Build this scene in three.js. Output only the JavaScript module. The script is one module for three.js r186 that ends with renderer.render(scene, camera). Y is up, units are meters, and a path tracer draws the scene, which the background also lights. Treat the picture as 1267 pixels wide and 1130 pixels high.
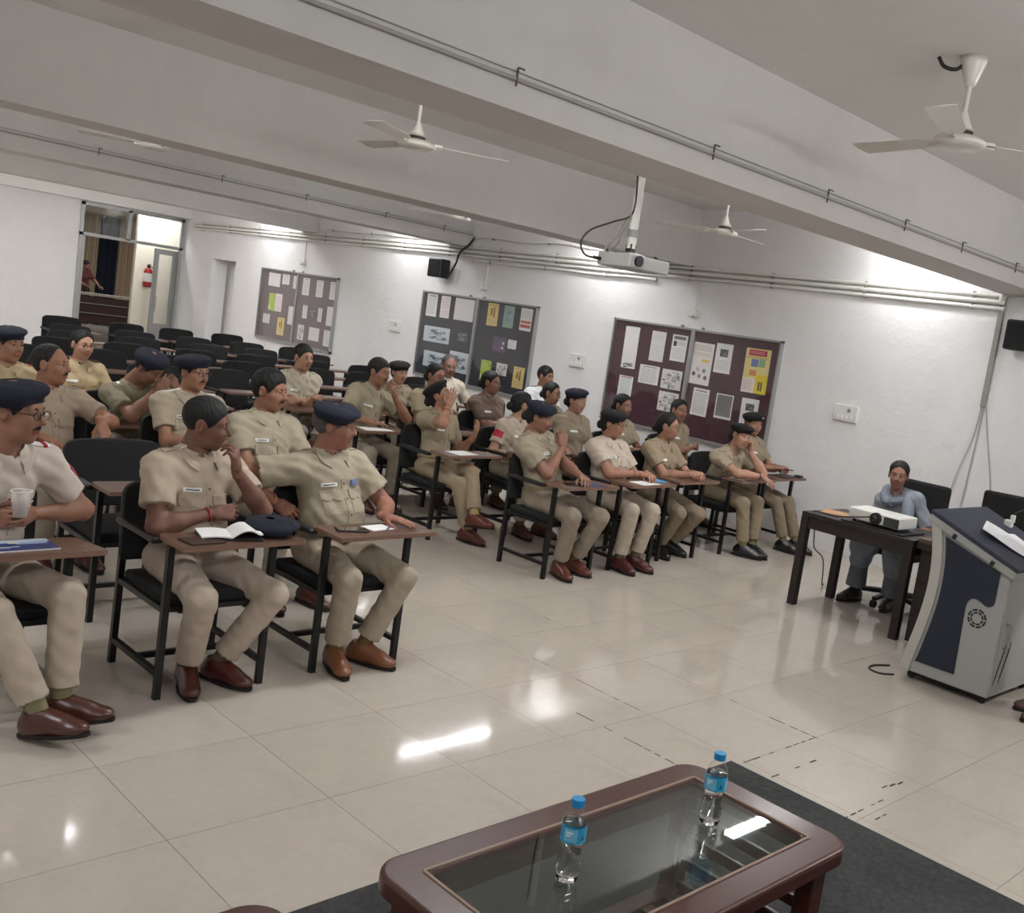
import * as THREE from 'three';
import { RoundedBoxGeometry } from 'three/addons/geometries/RoundedBoxGeometry.js';
import { mergeGeometries } from 'three/addons/utils/BufferGeometryUtils.js';
import { edgeTable, triTable } from 'three/addons/objects/MarchingCubes.js';
import { RectAreaLightUniformsLib } from 'three/addons/lights/RectAreaLightUniformsLib.js';

// ---------------------------------------------------------------- camera, light, exposure
const scene = new THREE.Scene();
scene.background = new THREE.Color(0x000000);
const renderer = new THREE.WebGLRenderer({ antialias: true });
renderer.toneMapping = THREE.LinearToneMapping;
renderer.toneMappingExposure = 1.0;
renderer.shadowMap.enabled = true;
RectAreaLightUniformsLib.init();

const FOCAL = 1265.4;                                   // pixels; the photograph is the left part of a 4:3 frame 1507 wide
const camera = new THREE.PerspectiveCamera(2 * Math.atan(565 / FOCAL) * 180 / Math.PI, 1507 / 1130, 0.05, 80);
camera.setViewOffset(1507, 1130, 0, 0, 1267, 1130);
camera.position.set(0, 1.85, 0);
camera.rotation.order = 'YXZ';
camera.rotation.set(-0.1224, -0.8294, 0.1530);
camera.updateProjectionMatrix();
scene.add(camera);

const LAMP_POWER = 66;                                  // luminance of the ceiling fittings
const WASH = 0.9;                                       // the wall fittings against the ceiling fittings
const LAMP_COLOR = new THREE.Color(0.972, 0.986, 1.0);

// ---------------------------------------------------------------- room measures (metres)
const WALL_X = 9.0, BACK_Z = -20.35, FRONT_Z = 2.6, SIDE_X = -3.6, CEIL_Y = 3.31, SOFFIT_Y = 2.68;
const BEAM_Z = [0.6, -3.4, -7.4, -11.4, -15.4], BEAM_D = 0.45;

// ---------------------------------------------------------------- helpers
let seed = 20240611;
const rnd = () => { seed = (seed * 1664525 + 1013904223) >>> 0; return seed / 4294967296; };
const rr = (a, b) => a + (b - a) * rnd();
const V = (x, y, z) => new THREE.Vector3(x, y, z);
const taken = {};
function numbered(name) {
  const n = taken[name] = (taken[name] ?? -1) + 1;
  return n ? name + '_' + String(n).padStart(3, '0') : name;
}
function thing(name, label, category, pos = [0, 0, 0], turn = 0, group) {
  const o = new THREE.Group(); o.name = numbered(name); scene.add(o);
  o.position.set(...pos); o.rotation.y = turn; o.userData = { label, category };
  if (group) o.userData.group = group;
  return o;
}
function solo(name, geo, mat, label, category, pos, turn = 0, group) {
  const m = new THREE.Mesh(geo, mat); m.name = numbered(name); scene.add(m);
  if (pos) m.position.set(...pos);
  m.rotation.y = turn; m.userData = { label, category };
  if (group) m.userData.group = group;
  m.castShadow = m.receiveShadow = true;
  return m;
}
function part(parent, name, geo, mat, label) {
  const m = new THREE.Mesh(geo, mat); m.name = name; parent.add(m);
  if (label) m.userData.label = label;
  m.castShadow = m.receiveShadow = true;
  return m;
}
function structure(name, geo, mat, pos, label, category) {
  const m = new THREE.Mesh(geo, mat); m.name = name; scene.add(m);
  if (pos) m.position.set(...pos);
  m.userData = { kind: 'structure', label, category };
  m.castShadow = m.receiveShadow = true;
  return m;
}
function structGroup(name, pos, label, category) {
  const g = new THREE.Group(); g.name = name; scene.add(g); g.position.set(...pos);
  g.userData = { kind: 'structure', label, category };
  return g;
}
// box whose uv are metres
function box(w, h, d, x = 0, y = 0, z = 0, bevel = 0) {
  let g;
  if (bevel) g = new RoundedBoxGeometry(w, h, d, 2, bevel); else g = new THREE.BoxGeometry(w, h, d);
  metreUV(g); g.translate(x, y, z);
  return g;
}
function metreUV(g, s = 1) {
  const p = g.attributes.position, n = g.attributes.normal, uv = new Float32Array(p.count * 2);
  for (let i = 0; i < p.count; i++) {
    const ax = Math.abs(n.getX(i)), ay = Math.abs(n.getY(i)), az = Math.abs(n.getZ(i));
    let u, v;
    if (ax >= ay && ax >= az) { u = p.getZ(i); v = p.getY(i); } else if (ay >= az) { u = p.getX(i); v = p.getZ(i); } else { u = p.getX(i); v = p.getY(i); }
    uv[2 * i] = u * s; uv[2 * i + 1] = v * s;
  }
  g.setAttribute('uv', new THREE.BufferAttribute(uv, 2));
  return g;
}
// bar of square or round section between two points
function bar(a, b, w, h = w, round = false) {
  a = V(...a); b = V(...b);
  const len = a.distanceTo(b);
  const g = round ? new THREE.CylinderGeometry(w, h, len, 12) : new THREE.BoxGeometry(w, len, h);
  const q = new THREE.Quaternion().setFromUnitVectors(V(0, 1, 0), b.clone().sub(a).normalize());
  g.applyQuaternion(q); g.translate((a.x + b.x) / 2, (a.y + b.y) / 2, (a.z + b.z) / 2);
  return g;
}
function tube(pts, r, seg = 40, radial = 8) {
  return new THREE.TubeGeometry(new THREE.CatmullRomCurve3(pts.map((p) => V(...p))), seg, r, radial, false);
}
function straightTube(pts, r, radial = 8) {
  const c = new THREE.CurvePath();
  for (let i = 0; i + 1 < pts.length; i++) c.add(new THREE.LineCurve3(V(...pts[i]), V(...pts[i + 1])));
  return new THREE.TubeGeometry(c, (pts.length - 1) * 6, r, radial, false);
}
const merge = (list) => mergeGeometries(list.map((g) => {
  g = g.index ? g.toNonIndexed() : g;
  for (const k of Object.keys(g.attributes)) if (!['position', 'normal', 'uv'].includes(k)) g.deleteAttribute(k);
  return g;
}));
function extrude(pts, depth, bevel = 0) {
  const s = new THREE.Shape(pts.map((p) => new THREE.Vector2(p[0], p[1])));
  const g = new THREE.ExtrudeGeometry(s, { depth, bevelEnabled: bevel > 0, bevelSize: bevel, bevelThickness: bevel, bevelSegments: 2, curveSegments: 8 });
  return g;
}
function roundedRect(w, h, r) {
  const s = new THREE.Shape(), x = -w / 2, y = -h / 2;
  s.moveTo(x + r, y); s.lineTo(x + w - r, y); s.absarc(x + w - r, y + r, r, -Math.PI / 2, 0);
  s.lineTo(x + w, y + h - r); s.absarc(x + w - r, y + h - r, r, 0, Math.PI / 2);
  s.lineTo(x + r, y + h); s.absarc(x + r, y + h - r, r, Math.PI / 2, Math.PI);
  s.lineTo(x, y + r); s.absarc(x + r, y + r, r, Math.PI, Math.PI * 1.5);
  return s;
}

// ---------------------------------------------------------------- procedural textures
const hash = (x, y, s = 0) => { let n = Math.imul(x, 374761393) + Math.imul(y, 668265263) + Math.imul(s, 974634777) | 0; n = Math.imul(n ^ (n >>> 13), 1274126177); return ((n ^ (n >>> 16)) >>> 0) / 4294967296; };
function vnoise(x, y, per, s) {                          // value noise, periodic
  const xi = Math.floor(x), yi = Math.floor(y), fx = x - xi, fy = y - yi, w = (t) => t * t * (3 - 2 * t);
  const h = (a, b) => hash(((a % per) + per) % per, ((b % per) + per) % per, s);
  const u = w(fx), v = w(fy);
  return (h(xi, yi) * (1 - u) + h(xi + 1, yi) * u) * (1 - v) + (h(xi, yi + 1) * (1 - u) + h(xi + 1, yi + 1) * u) * v;
}
const fbm = (u, v, base, oct, s) => { let a = 0, k = 0.5, f = base; for (let i = 0; i < oct; i++) { a += k * vnoise(u * f, v * f, f, s + i); k *= 0.5; f *= 2; } return a / (1 - Math.pow(0.5, oct)); };
function dataTex(n, fn, repeat = 1, srgb = true) {
  const d = new Uint8Array(n * n * 4);
  for (let j = 0; j < n; j++) for (let i = 0; i < n; i++) {
    const c = fn(i / n, j / n), k = 4 * (j * n + i);
    d[k] = Math.max(0, Math.min(255, c[0] * 255)); d[k + 1] = Math.max(0, Math.min(255, c[1] * 255)); d[k + 2] = Math.max(0, Math.min(255, c[2] * 255)); d[k + 3] = 255;
  }
  const t = new THREE.DataTexture(d, n, n);
  t.wrapS = t.wrapT = THREE.RepeatWrapping; t.magFilter = THREE.LinearFilter; t.minFilter = THREE.LinearMipmapLinearFilter; t.generateMipmaps = true;
  t.repeat.set(repeat, repeat); if (srgb) t.colorSpace = THREE.SRGBColorSpace; t.needsUpdate = true;
  return t;
}
const grey = (v) => [v, v, v];
const plasterTex = dataTex(512, (u, v) => { const a = fbm(u, v, 4, 5, 11), b = fbm(u, v, 32, 3, 5), s = Math.max(0, fbm(u, v, 6, 4, 77) - 0.62) * 0.5; return [0.965 + 0.025 * (a - 0.5) + 0.02 * (b - 0.5) - s * 0.15, 0.965 + 0.025 * (a - 0.5) + 0.02 * (b - 0.5) - s * 0.16, 0.962 + 0.025 * (a - 0.5) + 0.02 * (b - 0.5) - s * 0.18]; }, 1 / 3);
const plasterBump = dataTex(256, (u, v) => grey(0.6 * fbm(u, v, 6, 5, 3) + 0.4 * fbm(u, v, 48, 2, 9)), 1 / 1.5, false);
const tileTex = dataTex(512, (u, v) => { const a = fbm(u, v, 3, 5, 21), b = fbm(u, v, 64, 2, 8), c = fbm(u, v, 8, 4, 31); const q = 0.96 + 0.06 * (a - 0.5) + 0.03 * (b - 0.5) - 0.12 * Math.max(0, c - 0.6); return [q, q * 0.995, q * 0.985]; }, 1 / 1.7);
const tileRough = dataTex(256, (u, v) => grey(0.5 + 0.6 * (fbm(u, v, 5, 5, 41) - 0.5)), 1 / 1.3, false);
const clothTex = dataTex(256, (u, v) => { const w = 0.5 + 0.25 * Math.sin(u * 2 * Math.PI * 64) + 0.25 * Math.sin(v * 2 * Math.PI * 64), a = fbm(u, v, 6, 4, 51); const q = 0.93 + 0.06 * w + 0.08 * (a - 0.5); return grey(q); }, 5);
const clothBump = dataTex(256, (u, v) => grey(0.5 + 0.2 * Math.sin(u * 2 * Math.PI * 48) * Math.sin(v * 2 * Math.PI * 48) + 0.5 * (fbm(u, v, 5, 4, 61) - 0.5)), 4, false);
const woodTex = dataTex(512, (u, v) => { const g = fbm(u, v, 4, 3, 71), r = 0.5 + 0.5 * Math.sin((v * 18 + 2.2 * g + 0.3 * fbm(u, v, 16, 3, 72)) * Math.PI * 2), f = fbm(u * 1, v, 128, 2, 73); const q = 0.86 + 0.12 * r * 0.6 + 0.14 * (f - 0.5); return [q, q * 0.97, q * 0.94]; }, 1 / 0.8);
const leatherBump = dataTex(256, (u, v) => grey(fbm(u, v, 40, 3, 81)), 5, false);
const carpetTex = dataTex(256, (u, v) => { const q = 0.8 + 0.28 * (fbm(u, v, 64, 2, 91) - 0.5) + 0.2 * (fbm(u, v, 6, 4, 92) - 0.5); return grey(q); }, 1.2);
const skinTex = dataTex(128, (u, v) => { const a = fbm(u, v, 8, 4, 101); return [0.95 + 0.08 * (a - 0.5), 0.94 + 0.1 * (a - 0.5), 0.93 + 0.1 * (a - 0.5)]; }, 4);

const M = (color, roughness = 0.6, extra = {}) => new THREE.MeshStandardMaterial({ color, roughness, ...extra });
const P = (color, roughness = 0.5, extra = {}) => new THREE.MeshPhysicalMaterial({ color, roughness, ...extra });
const mat = {
  wall: M(0xebe9e9, 0.75, { map: plasterTex, bumpMap: plasterBump, bumpScale: 0.004 }),
  ceil: M(0xebe9e6, 0.85, { map: plasterTex, bumpMap: plasterBump, bumpScale: 0.003 }),
  beam: M(0xdad7d4, 0.85, { map: plasterTex, bumpMap: plasterBump, bumpScale: 0.003 }),
  grout: M(0x6f675c, 0.9),
  groutDirt: M(0x3a332c, 0.95),
  tiles: [0xc3bab0, 0xc0b7ad, 0xc6bdb4].map((c) => P(c, 0.14, { map: tileTex, roughnessMap: tileRough, specularIntensity: 0.8 })),
  blackSteel: M(0x161616, 0.38, { metalness: 0.2 }),
  blackFabric: M(0x141415, 0.85, { bumpMap: clothBump, bumpScale: 0.0015 }),
  blackPlastic: M(0x18181a, 0.45),
  padWood: P(0x6f5347, 0.42, { map: woodTex, clearcoat: 0.2, clearcoatRoughness: 0.3 }),
  padEdge: M(0x7d5f50, 0.5),
  darkWood: P(0x4f2518, 0.38, { map: woodTex, clearcoat: 0.2, clearcoatRoughness: 0.15 }),
  deskWood: M(0x2c2422, 0.5, { map: woodTex }),
  deskTop: M(0x6d5c50, 0.5, { map: woodTex }),
  carpet: M(0x484848, 0.95, { map: carpetTex }),
  alu: M(0xa9aaa9, 0.4, { metalness: 0.6 }),
  white: M(0xe6e4df, 0.5),
  paper: M(0xe9e8e6, 0.8),
  conduit: M(0xd9d7d0, 0.5),
  conduitGrey: M(0x8f8c86, 0.5),
  cable: M(0x2a2825, 0.6),
  fanWhite: P(0xe2ded6, 0.35, { clearcoat: 0.3 }),
  steel: M(0xb9bab9, 0.25, { metalness: 0.9 }),
  navy: M(0x151826, 0.95, { bumpMap: clothBump, bumpScale: 0.001 }),
  black: M(0x111113, 0.9),
};
// ---------------------------------------------------------------- the room
{
  // floor: slab, and tiles with joints; the tiles that show largest are single pieces
  const floor = structGroup('floor', [0, 0, 0], 'polished cream vitrified tile floor of the hall', 'floor');
  const x0 = SIDE_X, x1 = WALL_X, z0 = BACK_Z, z1 = FRONT_Z;
  part(floor, 'grout', box(x1 - x0, 0.1, z1 - z0, (x0 + x1) / 2, -0.0515, (z0 + z1) / 2), mat.grout);
  const GX = 3.8736 - 0.6 * 13, GZ = -3.0197 - 0.6 * 29, T = 0.6, J = 0.0022;
  const list = [];
  for (let i = 0; GX + i * T < x1; i++) for (let j = 0; GZ + j * T < z1; j++) {
    const ax = Math.max(GX + i * T + J / 2, x0), bx = Math.min(GX + (i + 1) * T - J / 2, x1), az = Math.max(GZ + j * T + J / 2, z0), bz = Math.min(GZ + (j + 1) * T - J / 2, z1);
    if (bx - ax < 0.02 || bz - az < 0.02) continue;
    const cx = (ax + bx) / 2, cz = (az + bz) / 2;
    const v = V(cx, 0, cz).project(camera);
    const inView = v.z < 1 && Math.abs(v.x) < 1.15 && Math.abs(v.y) < 1.2 && cx * 0.737 - cz * 0.675 > 0.3;
    list.push({ ax, bx, az, bz, cx, cz, i, j, key: (inView ? 0 : 100) + Math.hypot(cx, cz) });
  }
  list.sort((a, b) => a.key - b.key);
  const full = box(T - J, 0.01, T - J, 0, -0.005, 0);
  const rest = [];
  list.forEach((t, n) => {
    const w = t.bx - t.ax, d = t.bz - t.az, isFull = Math.abs(w - (T - J)) < 1e-4 && Math.abs(d - (T - J)) < 1e-4;
    const g = n < 300 && isFull ? full : box(w, 0.01, d, 0, -0.005, 0);
    if (n < 300) { const m = part(floor, 'tile', g, mat.tiles[Math.floor(hash(t.i, t.j, 4) * 3)]); m.position.set(t.cx, (hash(t.i, t.j, 9) - 0.5) * 0.0006, t.cz); m.rotation.y = isFull ? Math.floor(hash(t.i, t.j, 7) * 4) * Math.PI / 2 : 0; }
    else { g.translate(t.cx, 0, t.cz); rest.push(g); }
  });
  const far = part(floor, 'tile_field', merge(rest), mat.tiles[0]); far.userData.kind = 'stuff';
  // dirt that has settled in the open joints near the stage carpet (short dark dashes with gaps, as in the photograph)
  const dashes = [];
  const dash = (ax, az, bx, bz, w) => { const L = Math.hypot(bx - ax, bz - az), n = Math.ceil(L / 0.07); for (let k = 0; k < n; k++) { if (rnd() < 0.3) continue; const s = k / n, e = (k + rr(0.5, 1)) / n; const px = ax + (bx - ax) * (s + e) / 2, pz = az + (bz - az) * (s + e) / 2, l = L * (e - s); const alongX = Math.abs(bx - ax) > Math.abs(bz - az); dashes.push(box(alongX ? l : w * rr(0.5, 1.3), 0.0008, alongX ? w * rr(0.5, 1.3) : l, px, 0.0003, pz)); } };
  const gx = (k) => 3.8736 + 0.6 * k, gz = (k) => -3.0197 + 0.6 * k;
  dash(gx(0) - 0.33, -3.2, gx(0) - 0.33, -2.5, 0.006); dash(gx(1), -3.02, gx(1), -2.38, 0.006);
  dash(3.86, gz(1), 4.55, gz(1), 0.006); dash(3.85, gz(1) + 0.16, 4.3, gz(1) + 0.16, 0.008);
  dash(3.8, -1.86, 4.15, -1.86, 0.007); dash(3.86, -1.78, 4.05, -1.78, 0.006); dash(4.25, -1.93, 4.42, -1.9, 0.01);
  dash(gx(1), gz(-2) - 0.2, gx(1), gz(-2) - 0.05, 0.004); dash(gx(0), -3.95, gx(0), -3.05, 0.003);
  const dd = part(floor, 'joint_dirt', merge(dashes), mat.groutDirt); dd.userData.kind = 'stuff';

  // board wall (with a blind niche near the far corner), far wall with the glazed door, side and front wall
  const niche = { z0: -19.05, z1: -18.12, y0: 0.0, y1: 2.03, d: 0.35 };
  const w1 = structGroup('wall_right', [0, 0, 0], 'long white plaster wall carrying the three notice boards', 'wall');
  part(w1, 'plaster', merge([
    box(0.3, CEIL_Y, niche.z0 - BACK_Z, WALL_X + 0.15, CEIL_Y / 2, (niche.z0 + BACK_Z) / 2),
    box(0.3, CEIL_Y - niche.y1, niche.z1 - niche.z0, WALL_X + 0.15, (CEIL_Y + niche.y1) / 2, (niche.z0 + niche.z1) / 2),
    box(0.3, CEIL_Y, FRONT_Z - niche.z1, WALL_X + 0.15, CEIL_Y / 2, (FRONT_Z + niche.z1) / 2)]), mat.wall);
  part(w1, 'niche_back', box(0.1, 2.1, 1.0, WALL_X + 0.42, 1.05, (niche.z0 + niche.z1) / 2), mat.wall);
  part(w1, 'niche_frame', box(0.05, 2.03, 0.06, WALL_X + 0.2, 1.015, niche.z1 - 0.03), M(0x8c7a66, 0.7));
  const DX0 = 7.06, DX1 = 8.97, DY = 2.7;                // glazed opening in the far wall
  const w2 = structGroup('wall_back', [0, 0, 0], 'white far wall around the glazed door', 'wall');
  part(w2, 'plaster', merge([
    box(DX0 - SIDE_X, CEIL_Y, 0.2, (DX0 + SIDE_X) / 2, CEIL_Y / 2, BACK_Z - 0.1),
    box(DX1 - DX0, CEIL_Y - DY, 0.2, (DX0 + DX1) / 2, (CEIL_Y + DY) / 2, BACK_Z - 0.1),
    box(WALL_X + 0.3 - DX1, CEIL_Y, 0.2, (WALL_X + 0.3 + DX1) / 2, CEIL_Y / 2, BACK_Z - 0.1)]), mat.wall);
  structure('wall_left', box(0.2, CEIL_Y, FRONT_Z - BACK_Z, SIDE_X - 0.1, CEIL_Y / 2, (FRONT_Z + BACK_Z) / 2), mat.wall, [0, 0, 0], 'white side wall opposite the notice boards', 'wall');
  structure('wall_front', box(WALL_X - SIDE_X + 0.5, CEIL_Y, 0.2, (WALL_X + SIDE_X) / 2, CEIL_Y / 2, FRONT_Z + 0.1), mat.wall, [0, 0, 0], 'white wall behind the stage area', 'wall');
  structure('ceiling', box(WALL_X - SIDE_X + 0.6, 0.2, FRONT_Z - BACK_Z + 0.4, (WALL_X + SIDE_X) / 2, CEIL_Y + 0.1, (FRONT_Z + BACK_Z) / 2), mat.ceil, [0, 0, 0], 'white plastered ceiling slab between the beams', 'ceiling');
  const said = ['over the stage', 'nearest the stage, with conduit clipped along its face', 'behind the hanging projector', 'over the middle rows, with conduit along its face', 'over the last rows of empty chairs'];
  BEAM_Z.forEach((z, k) => structure('ceiling_beam_' + (k + 1), box(WALL_X - SIDE_X, CEIL_Y - SOFFIT_Y, BEAM_D, (WALL_X + SIDE_X) / 2, (CEIL_Y + SOFFIT_Y) / 2, z - BEAM_D / 2), mat.beam, [0, 0, 0], 'deep white concrete ceiling beam ' + said[k], 'beam'));
  structure('ceiling_beam_6', box(WALL_X - SIDE_X, CEIL_Y - 2.72, 0.25, (WALL_X + SIDE_X) / 2, (CEIL_Y + 2.72) / 2, BACK_Z + 0.125), mat.ceil, [0, 0, 0], 'white lintel beam running above the glazed door', 'beam');

  // glazed screen and door in the far wall
  const door = structGroup('door_1', [0, 0, BACK_Z], 'aluminium framed glazed door screen with transom in the far wall', 'door');
  const fr = (x, y, w, h, d = 0.07) => part(door, 'frame', box(w, h, d, x, y, 0.0), mat.alu);
  fr(DX0 + 0.03, DY / 2, 0.06, DY); fr(DX1 - 0.03, DY / 2, 0.06, DY); fr((DX0 + DX1) / 2, DY - 0.03, DX1 - DX0, 0.06); fr((DX0 + DX1) / 2, 2.12, DX1 - DX0, 0.06);
  fr(7.93, 2.4, 0.07, 0.56); fr(7.14, 1.05, 0.05, 2.1);
  const pane = new THREE.MeshPhysicalMaterial({ color: 0xffffff, roughness: 0.02, transmission: 1, thickness: 0, ior: 1.45 });
  part(door, 'pane', box(0.83, 0.52, 0.006, 7.51, 2.41, 0), pane); part(door, 'pane', box(0.95, 0.52, 0.006, 8.45, 2.41, 0), pane);
  // the door leaf, standing ajar into the next room at the right jamb
  const leaf = new THREE.Group(); leaf.name = 'door_leaf'; door.add(leaf); leaf.position.set(8.9, 0, -0.04); leaf.rotation.y = 0.42;
  part(leaf, 'stile', box(0.09, 2.06, 0.045, -0.045, 1.03, 0), mat.alu); part(leaf, 'stile', box(0.09, 2.06, 0.045, -0.52, 1.03, 0), mat.alu);
  part(leaf, 'rail', box(0.4, 0.1, 0.045, -0.28, 2.01, 0), mat.alu); part(leaf, 'bottom_panel', box(0.4, 0.62, 0.03, -0.28, 0.31, 0), mat.alu);
  part(leaf, 'pane', box(0.4, 1.36, 0.006, -0.28, 1.29, 0), pane); part(leaf, 'handle', bar([-0.5, 0.86, 0.05], [-0.5, 1.16, 0.05], 0.012, 0.012, true), mat.steel);
  // room beyond the door
  const deep = 9.0, bz = BACK_Z - 0.2 - deep, mid = BACK_Z - 0.2 - deep / 2;
  structure('floor_beyond', box(7.6, 0.1, deep + 0.2, 9.8, -0.05, mid + 0.1), mat.tiles[0], [0, 0, 0], 'floor of the room beyond the glazed door', 'floor');
  structure('ceiling_beyond', box(7.6, 0.1, deep, 9.8, 3.05, mid), mat.ceil, [0, 0, 0], 'ceiling of the room beyond the glazed door', 'ceiling');
  structure('wall_beyond', box(7.6, 3, 0.1, 9.8, 1.5, bz - 0.05), M(0xc9bca6, 0.8), [0, 0, 0], 'cream end wall of the room beyond the glazed door', 'wall');
  structure('wall_beyond_left', box(0.1, 3, deep, 6.1, 1.5, mid), mat.wall, [0, 0, 0], 'side wall of the room beyond the glazed door', 'wall');
  structure('wall_beyond_right', box(0.1, 3, deep, 13.6, 1.5, mid), mat.wall, [0, 0, 0], 'cream side wall of the room beyond the glazed door', 'wall');
  structure('wall_beyond_partition', box(1.6, 3.0, 0.1, 9.2, 1.5, BACK_Z - 0.8), M(0xe8e2d2, 0.7), [0, 0, 0], 'cream partition carrying the fire extinguisher', 'wall');
}

// ---------------------------------------------------------------- ceiling lamps on the hidden side of each beam
{
  const house = M(0xd8d6d0, 0.5), glow = new THREE.MeshStandardMaterial({ color: 0xffffff, emissive: LAMP_COLOR, emissiveIntensity: 12, roughness: 0.6 });
  const where = ['over the stage', 'behind the beam nearest the stage', 'behind the beam past the projector', 'behind the third beam', 'behind the beam over the last rows'];
  const xs = [[-1.2, 3.2, 6.95], [-0.8, 3.5, 6.95], [-1.2, 2.55, 6.9], [-1.2, 2.7, 6.9], [-1.2, 2.7, 6.9]];
  const side = ['towards the side wall', 'at mid-span', 'before the notice-board wall'];
  BEAM_Z.forEach((z, k) => xs[k].forEach((x, n) => {
    const zc = z - BEAM_D - 0.14;
    const t = thing('ceiling_light', 'long white ceiling light fitting ' + where[k] + ', ' + side[n], 'light', [x, 2.805, zc], 0, 'fittings behind the beams');
    const L = 1.2, power = n === 2 && k > 1 ? LAMP_POWER * 1.25 : LAMP_POWER;                       // tube length
    part(t, 'housing', box(L + 0.04, 0.07, 0.05, 0, 0.02, 0.06, 0.006), house);
    for (const s of [-1, 1]) { part(t, 'bracket', box(0.06, 0.04, 0.06, s * L / 3, 0.02, 0.11), house); part(t, 'end_cap', box(0.02, 0.08, 0.12, s * (L / 2 + 0.01), 0.0, -0.01, 0.006), house); }
    part(t, 'diffuser', box(L, 0.06, 0.09, 0, 0.0, -0.015, 0.02), glow);
    const down = new THREE.RectAreaLight(LAMP_COLOR, power, L, 0.09); down.name = 'lamp_light_down'; down.position.set(0, -0.033, -0.015); down.rotation.x = -Math.PI / 2; t.add(down);
    const upward = new THREE.RectAreaLight(LAMP_COLOR, power * 1.2, L, 0.06); upward.name = 'lamp_light_up'; upward.position.set(0, 0.034, -0.025); upward.rotation.x = Math.PI / 2; t.add(upward);
    const out = new THREE.RectAreaLight(LAMP_COLOR, [1, 0.22, 0.2, 0.2, 0.9][k] * power, L, 0.06); out.name = 'lamp_light_out'; out.position.set(0, 0, -0.063); t.add(out);
  }));
  // a short shaded fitting in each bay, turned towards the notice-board wall and hidden from the stage by the beam
  BEAM_Z.forEach((z, k) => {
    const t = thing('wall_washer', 'short shaded light fitting turned to the notice-board wall, ' + where[k], 'light', [WALL_X - 0.42, 3.03, z - BEAM_D - 0.8], 0, 'fittings facing the wall');
    const turn = (g) => g.rotateZ(-0.45);
    part(t, 'shade', turn(box(0.03, 0.16, 0.46, -0.03, 0, 0, 0.006)), house); part(t, 'stem', new THREE.CylinderGeometry(0.012, 0.012, CEIL_Y - 3.06, 10).translate(-0.02, (CEIL_Y - 3.0) / 2, 0), house);
    part(t, 'diffuser', turn(box(0.02, 0.10, 0.40, 0, 0, 0)), glow);
    const l = new THREE.RectAreaLight(LAMP_COLOR, LAMP_POWER * WASH * (k > 1 ? 1.35 : 1.15), 0.40, 0.10); l.name = 'lamp_light'; l.position.set(0.014 * Math.cos(0.45), -0.014 * Math.sin(0.45), 0); l.quaternion.setFromUnitVectors(V(0, 0, -1), V(Math.cos(0.45), -Math.sin(0.45), 0)); t.add(l);
  });
  const t = thing('ceiling_light', 'ceiling light in the room beyond the glazed door', 'light', [8.5, 2.95, BACK_Z - 0.45]);
  const t2 = thing('ceiling_light', 'ceiling light near the curtains beyond the glazed door', 'light', [10.3, 2.95, BACK_Z - 6]);
  part(t2, 'housing', box(0.9, 0.05, 0.2, 0, 0.03, 0, 0.008), house); part(t2, 'diffuser', box(0.86, 0.02, 0.17, 0, 0, 0), glow);
  const l2 = new THREE.RectAreaLight(LAMP_COLOR, 110, 0.86, 0.17); l2.name = 'lamp_light'; l2.position.set(0, -0.015, 0); l2.rotation.x = -Math.PI / 2; t2.add(l2);
  part(t, 'housing', box(0.9, 0.05, 0.2, 0, 0.03, 0, 0.008), house); part(t, 'diffuser', box(0.86, 0.02, 0.17, 0, 0, 0), glow);
  const l = new THREE.RectAreaLight(LAMP_COLOR, 40, 0.86, 0.17); l.name = 'lamp_light'; l.position.set(0, -0.015, 0); l.rotation.x = -Math.PI / 2; t.add(l);
}
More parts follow.
